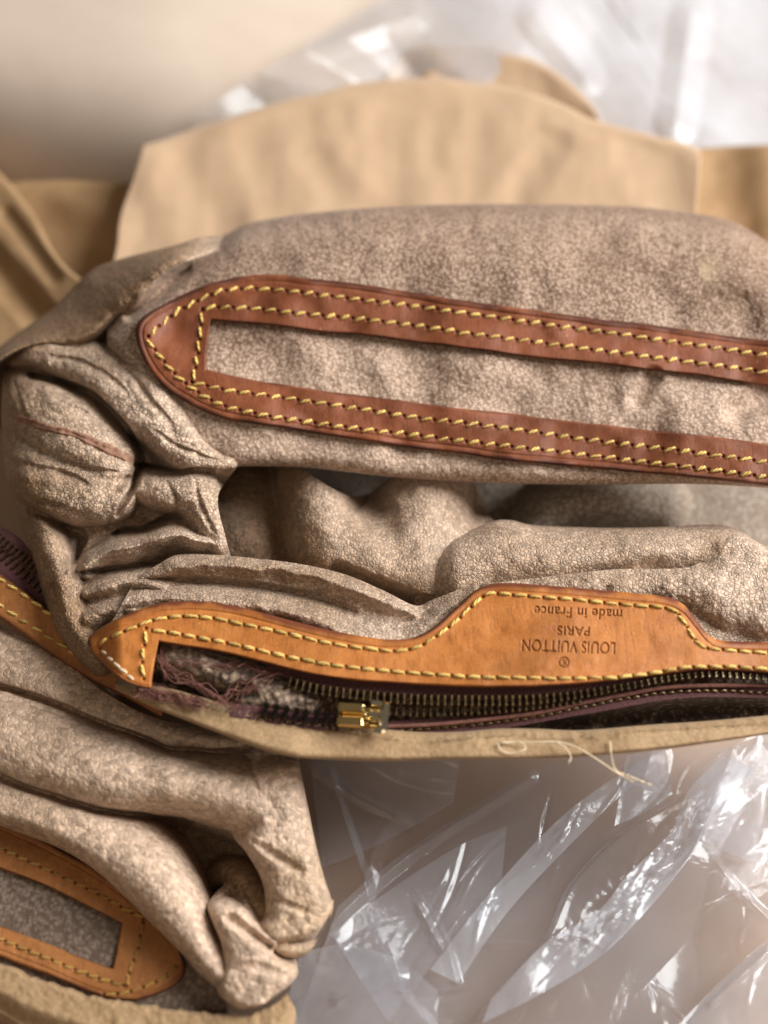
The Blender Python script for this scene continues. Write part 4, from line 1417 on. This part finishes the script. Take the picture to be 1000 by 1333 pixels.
# ---- raw torn edge along the bottom
GT = [(-60, 1232), (0, 1256), (25, 1266), (48, 1276), (85, 1287), (120, 1299), (160, 1306), (192, 1311), (240, 1317), (290, 1321), (326, 1322), (348, 1312), (362, 1303), (374, 1294)]
GB = [(-60, 1290), (0, 1318), (30, 1336), (48, 1345), (85, 1358), (120, 1370), (160, 1378), (192, 1385), (240, 1390), (290, 1394), (340, 1394), (362, 1380), (376, 1350), (384, 1312)]
X, Y, V = loft(GT, GB, 1.5)
H = 172 - edge_drop(V * 60, 4, 5) + 2 * fbm(X, Y, 50, 9, 2) + 0.8 * fbm(X, Y, 11, 10, 2) - 20 * sstep(0.5, 1, V)
Y = Y + 2.5 * fbm(X, Y * 0, 11, 19, 3) * sstep(0.4, 0, V)
sheet('raw_edge', X, Y, H, M['raw'], bag2, dict(tone=0.25),
      [('top', [(0, 0.0006, -0.002), (0, 0.002, -0.008)]), ('bottom', [(0, 0.0, -0.006), (0, 0.0, -0.02)])])

# ================================================================== tan leather behind
def tan_sheet(name, label, T, B, hT, hB, mat, seed, fold=(), thick=0.0018, amp=14):
    X, Y, V = loft(T, B, 3)
    Y = Y + 3 * fbm(X, Y * 0 + 3.3 * seed, 80, seed + 2, 3) * (1 - V) ** 2
    X = X + 5 * fbm(Y, X * 0 + 2.1 * seed, 90, seed + 4, 2)
    H = hT + (hB - hT) * V + amp * (fbm(X, Y * 0.6, 110, seed, 3) + 0.5 * fbm(X, Y * 0.5, 46, seed + 9, 2)) * sstep(0.0, 0.2, V) - edge_drop(V * 150, 8, 8)
    for g in fold:
        H = H - groove(X, Y, g)
    t = sheet(name, X, Y, H, mat, None, {}, [('top', [(0, 0.0012, -0.0012), (0, 0.0014, -0.006), (0, 0.004, -0.014)]), ('left', [(0.0005, 0.002, -0.001), (0.0005, 0.004, -0.008)]), ('right', [(-0.0005, 0.002, -0.001), (-0.0005, 0.004, -0.02)])])
    t['label'] = label
    t['category'] = 'leather sheet'
    return t


tan_sheet('suede_sheet', 'broad tan suede sheet standing behind the upper rim of the bag', [(182, 192), (240, 172), (300, 151), (380, 126), (470, 108), (560, 99), (610, 108), (640, 110), (700, 128), (760, 152), (830, 174), (880, 186), (908, 196)],
          [(146, 350), (220, 340), (300, 330), (380, 320), (470, 310), (560, 305), (610, 305), (640, 305), (700, 305), (760, 305), (830, 305), (880, 310), (915, 320)], 215, 165, M['flesh'], 3,
          [[(640, 112, 60, 5), (610, 200, 66, 4), (640, 300, 70, 3)], [(240, 175, 60, 8), (290, 330, 60, 8)], [(720, 190, 30, 5), (640, 300, 40, 4)], [(400, 200, 30, 3), (500, 310, 40, 4)]], amp=4)
tan_sheet('suede_flap', 'pointed tan flap rising behind the broad suede sheet', [(492, 120), (512, 82), (540, 63), (590, 59), (640, 62), (690, 78), (730, 102), (768, 136), (784, 160)],
          [(496, 200), (520, 200), (560, 200), (600, 200), (640, 205), (690, 210), (730, 215), (764, 215), (776, 215)], 150, 90, M['flesh'], 5, [[(520, 90, 40, 14), (540, 200, 40, 14)]], amp=5)
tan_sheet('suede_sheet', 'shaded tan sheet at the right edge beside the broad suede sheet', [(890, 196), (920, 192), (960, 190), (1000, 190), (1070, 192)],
          [(890, 330), (920, 330), (960, 335), (1000, 350), (1070, 370)], 130, 90, M['fleshshade'], 7, [[(935, 190, 70, 26), (940, 330, 70, 26)]], amp=5)
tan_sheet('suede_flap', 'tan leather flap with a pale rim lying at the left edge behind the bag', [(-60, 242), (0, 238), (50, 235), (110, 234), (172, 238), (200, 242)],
          [(-60, 420), (0, 420), (50, 410), (110, 400), (172, 380), (200, 370)], 130, 40, M['fleshshade'], 9, [[(60, 300, 60, 18), (110, 320, 50, 14)]], amp=6)
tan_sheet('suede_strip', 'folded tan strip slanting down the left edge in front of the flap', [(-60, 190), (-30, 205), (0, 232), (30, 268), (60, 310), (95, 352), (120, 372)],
          [(-60, 480), (-40, 480), (-15, 478), (10, 475), (35, 468), (70, 450), (90, 440)], 150, 90, M['fleshshade'], 11, [[(-20, 330, 30, 24), (60, 420, 30, 24)], [(10, 280, 16, 10), (70, 360, 16, 10)]], amp=6)

# ---- cream backdrop, added; its swell grades the light from top to foot
def h_cream(x, y):
    x, y = np.asarray(x, float), np.asarray(y, float)
    return 4 + 330 * (1 - (1 - np.clip((250 - y) / 300, 0, 1)) ** 2.0) * sstep(1150, -150, x) + 6 * fbm(x, y, 260, 6, 2)


X, Y, V = loft([(-460, -110), (200, -110), (500, -110), (1180, -110)], [(-460, 255), (200, 255), (500, 255), (1180, 255)], 5)
o = sheet('cream_backdrop', X, Y, h_cream(X, Y), M['cream'], None, {}, [('top', [(0, 0.05, -0.002), (0, 0.10, -0.02), (0, 0.12, -0.05)])])
o['label'] = 'smooth cream backdrop added behind the suede sheets at the upper left, swelling to grade the light'
o['category'] = 'backdrop'

# ================================================================== plastic
def film(name, A, B, base, mat, seed, ang, amps, ridges=(), clusters=(), pleats=(), step=2.0, floor=4.0, parent=None, label=None, creases=15, milky=None):
    """thin film: broad nearly flat facets, sharper pleats along ridges and crumpled clusters"""
    X, Y, V = loft(A, B, step)
    xw = X + 16 * fbm(X, Y, 140, seed, 2)
    yw = Y + 16 * fbm(X, Y, 140, seed + 7, 2)
    H = base(X, Y)
    for i, (wx, wy, a) in enumerate(amps):
        H = H + a * facets(xw, yw, wx, wy, ang + 0.3 * (i % 3 - 1), seed + i * 13)
    cm = np.zeros_like(X)
    for pl in clusters:
        d, s_, (w, a) = near(pl, X, Y)
        cm = np.maximum(cm, a * sstep(1.0, 0.25, d / w) * (0.35 + 1.1 * np.clip(0.5 + fbm(X, Y, 26, seed + 60, 2), 0, 1)))
    H = H + cm * (6.0 * facets(xw, yw, 70, 15, ang + 0.12, seed + 71) + 3.0 * facets(xw, yw, 30, 9, ang - 0.35, seed + 72) + 1.1 * facets(xw, yw, 12, 6, ang + 0.8, seed + 73))
    for pl in ridges:
        d, s_, (w, a) = near(pl, X, Y)
        H = H + a * np.maximum(0, 1 - d / w)
    for pl, wa, wb in pleats:
        # one-sided pleat: rises over wa on its upper side, drops within wb on the lower side
        d, s_, (a,) = near(pl, X, Y)
        H = H + a * np.maximum(0, 1 - d / np.where(s_ < 0, wa, wb))
    rr = random.Random(seed)
    for _ in range(creases):
        k_ = rr.randrange(len(X.ravel()))
        cx, cy = X.flat[k_], Y.flat[k_]
        a_ = ang + rr.gauss(0, 0.35)
        L_ = rr.uniform(40, 190)
        bend = rr.uniform(-18, 18)
        w_, am = rr.uniform(2.5, 7), rr.uniform(1.0, 4.5) * rr.choice((1, 1, -1))
        pl = [(cx - L_ / 2 * math.cos(a_), cy - L_ / 2 * math.sin(a_), w_ * 0.4, 0.0), (cx + bend * math.sin(a_), cy - bend * math.cos(a_), w_, am), (cx + L_ / 2 * math.cos(a_), cy + L_ / 2 * math.sin(a_), w_ * 0.4, 0.0)]
        m_ = (np.abs(X - cx) < L_ * 0.6 + 20) & (np.abs(Y - cy) < L_ * 0.6 + 20)
        d, s_, (w, a) = near(pl, X[m_], Y[m_], 12)
        H[m_] += a * np.maximum(0, 1 - d / w)
    H = np.maximum(H, floor + 2 * fbm(X, Y, 40, seed + 2, 2))
    o = mesh_from(name, P(X, Y, H), grid_faces(*X.shape), mat, parent, True, dict(milky=milky(X, Y) if milky else np.ones_like(X)))
    if label:
        o['label'] = label
        o['category'] = 'plastic bag'
    return o


DIAG = math.atan2(-0.65, 0.75)
pb = thing('plastic_bag', 'crumpled clear plastic bag lying in front at the lower right', 'plastic bag', P(700, 1200, 0))
film('film_layer',
     [(400, 950), (500, 965), (640, 965), (760, 960), (900, 940), (1000, 925), (1090, 915)],
     [(340, 1420), (450, 1420), (600, 1420), (760, 1420), (900, 1420), (1000, 1420), (1090, 1420)],
     lambda X, Y: 40 + 35 * sstep(950, 1150, Y) + 30 * sstep(800, 1000, X) + 10 * fbm(X, Y, 220, 5, 2), M['film'], 101, DIAG,
     [(420, 130, 8), (200, 70, 2.0)],
     [[(1000, 1196, 8, 7), (950, 1146, 8, 9), (901, 1078, 8, 7)], [(940, 990, 12, 10), (1000, 1040, 12, 12)]],
     [[(900, 1050, 40, 0.3), (960, 1086, 46, 0.45), (1000, 1110, 50, 0.3)], [(940, 1230, 60, 0.2), (980, 1300, 60, 0.2)]],
     [([(424, 985, 12), (446, 1060, 16), (476, 1150, 14), (486, 1200, 8)], 10, 34), ([(410, 1000, 6), (470, 1042, 12), (560, 1082, 10)], 26, 8),
      ([(470, 1160, 5), (492, 1090, 9), (520, 1060, 6)], 8, 20),
      ([(846, 985, 24), (838, 1010, 26), (800, 1050, 14), (760, 1090, 6)], 30, 26), ([(1000, 1239, 14), (960, 1270, 18), (925, 1307, 14), (880, 1360, 8)], 50, 7)], parent=pb)
film('film_layer',
     [(440, 1180), (480, 1145), (540, 1100), (600, 1060), (650, 1028), (700, 1000), (780, 980), (860, 980), (960, 970), (1090, 955)],
     [(355, 1420), (400, 1420), (460, 1420), (520, 1420), (600, 1420), (680, 1420), (760, 1420), (860, 1420), (960, 1420), (1090, 1420)],
     lambda X, Y: 100 + 14 * fbm(X, Y, 220, 8, 2) + 40 * sstep(540, 420, X) * sstep(1330, 1200, Y), M['film'], 151, DIAG + 0.05,
     [(460, 120, 8), (220, 64, 2.0)],
     [[(380, 1290, 12, 10), (430, 1205, 12, 12), (540, 1108, 12, 12), (690, 1012, 12, 10)], [(540, 1160, 8, 6), (575, 1215, 8, 9), (594, 1276, 8, 8)], [(600, 1228, 6, 3), (700, 1230, 6, 4)]],
     [[(612, 1196, 26, 0.6), (632, 1176, 24, 0.6)], [(690, 1140, 14, 0.6), (746, 1065, 14, 0.6)], [(720, 1226, 16, 0.7), (777, 1205, 26, 0.9), (830, 1135, 34, 1.0), (880, 1085, 34, 0.9), (915, 1030, 30, 0.7)], [(767, 1290, 9, 0.8), (762, 1315, 9, 0.8)], [(855, 1310, 8, 0.7), (862, 1333, 8, 0.7)], [(420, 1250, 40, 0.12), (500, 1235, 40, 0.15)]],
     [([(900, 1034, 10), (814, 1084, 16), (746, 1152, 18), (709, 1227, 16), (640, 1300, 10)], 60, 6),
      ([(938, 1010, 10), (895, 1115, 24), (777, 1245, 26), (700, 1290, 18), (628, 1326, 12)], 70, 7),
      ([(560, 1333, 10), (520, 1290, 12), (500, 1240, 8)], 40, 8)], parent=pb)
# folded-over flaps of the same bag: doubled film reads milkier, with straight creased edges
FB = lambda hh: (lambda X, Y: hh + 8 * fbm(X, Y, 120, 8, 2))
film('film_fold', [(560, 1262), (640, 1160), (735, 1060), (840, 985)], [(596, 1280), (667, 1180), (772, 1070), (848, 1000)], FB(136), M['filmfold'], 301, DIAG, [(160, 40, 4)], [], [[(690, 1120, 16, 0.5), (746, 1065, 16, 0.6)], [(640, 1180, 16, 0.5)]], parent=pb, creases=6)
film('film_fold', [(640, 1300), (712, 1226), (777, 1188), (816, 1140), (872, 1084), (897, 1028), (940, 985)], [(628, 1332), (700, 1296), (778, 1248), (838, 1190), (897, 1118), (930, 1060), (985, 1000)], FB(140), M['filmfold'], 311, DIAG, [(140, 36, 5)], [], [[(720, 1240, 16, 0.5), (790, 1200, 26, 0.9), (850, 1125, 30, 1.0), (900, 1060, 28, 0.9)]], parent=pb, creases=10)
film('film_fold', [(430, 1215), (520, 1150), (600, 1100), (660, 1075)], [(505, 1330), (560, 1260), (600, 1210), (650, 1180)], FB(130), M['filmsoft'], 321, DIAG, [(200, 90, 6)], [[(545, 1180, 8, 4), (566, 1220, 8, 6), (594, 1270, 6, 5)]], [[(618, 1182, 24, 0.7)], [(470, 1235, 30, 0.15)]], parent=pb, creases=8)
film('film_fold', [(390, 1240), (450, 1230), (520, 1250), (570, 1290)], [(350, 1400), (430, 1400), (500, 1400), (570, 1400)], FB(130), M['filmsoft'], 331, DIAG, [(160, 80, 8)], [[(440, 1300, 14, 6), (520, 1270, 14, 8)]], [[(440, 1262, 24, 0.2)]], parent=pb, creases=5)
film('film_fold', [(815, 985), (840, 975), (862, 968)], [(800, 1075), (838, 1058), (876, 1034)], FB(120), M['filmfold'], 341, DIAG, [(90, 40, 6)], [], [[(850, 1000, 20, 0.4)]], parent=pb, creases=3)
film('film_fold', [(900, 1010), (950, 975), (1010, 950), (1090, 930)], [(905, 1090), (950, 1112), (1000, 1125), (1090, 1130)], FB(118), M['filmsoft'], 351, DIAG, [(120, 50, 7)], [], [[(925, 1060, 22, 0.6), (985, 1085, 24, 0.7)], [(1000, 990, 20, 0.4)]], parent=pb, creases=12)
film('film_fold', [(870, 1350), (925, 1290), (1000, 1222), (1090, 1160)], [(880, 1400), (960, 1400), (1030, 1330), (1090, 1280)], FB(118), M['filmsoft'], 361, DIAG, [(160, 70, 6)], [[(925, 1307, 6, 5), (1000, 1239, 8, 7)]], [[(960, 1290, 20, 0.3)]], parent=pb, creases=5)
film('film_fold', [(402, 975), (440, 975), (500, 975), (600, 985)], [(420, 1130), (470, 1110), (530, 1080), (590, 1045)], FB(70), M['filmsoft'], 371, 0.6, [(200, 80, 8)], [[(410, 1000, 8, 6), (480, 1045, 8, 8), (545, 1075, 6, 4)]], [], parent=pb, creases=4)
film('plastic_bag',
     [(590, -60), (660, -80), (720, -80), (800, -80), (900, -80), (1090, -80)],
     [(250, 150), (380, 170), (540, 170), (720, 190), (880, 240), (1090, 270)],
     lambda X, Y: 22 + h_cream(X, Y) + 25 * sstep(400, 800, X) + 14 * fbm(X, Y, 160, 8, 2), M['filmback'], 201, 0.9,
     [(300, 170, 30), (170, 100, 14)],
     [[(700, 20, 30, 20), (760, 100, 30, 20)], [(900, 20, 30, 20), (880, 160, 30, 20)], [(320, 100, 26, 5), (420, 60, 26, 8), (540, 20, 26, 8)]],
     [], step=3, label='bright crumpled clear plastic bag behind the tan suede sheets', creases=14, milky=lambda X, Y: 0.30 + 0.75 * sstep(400, 760, X))
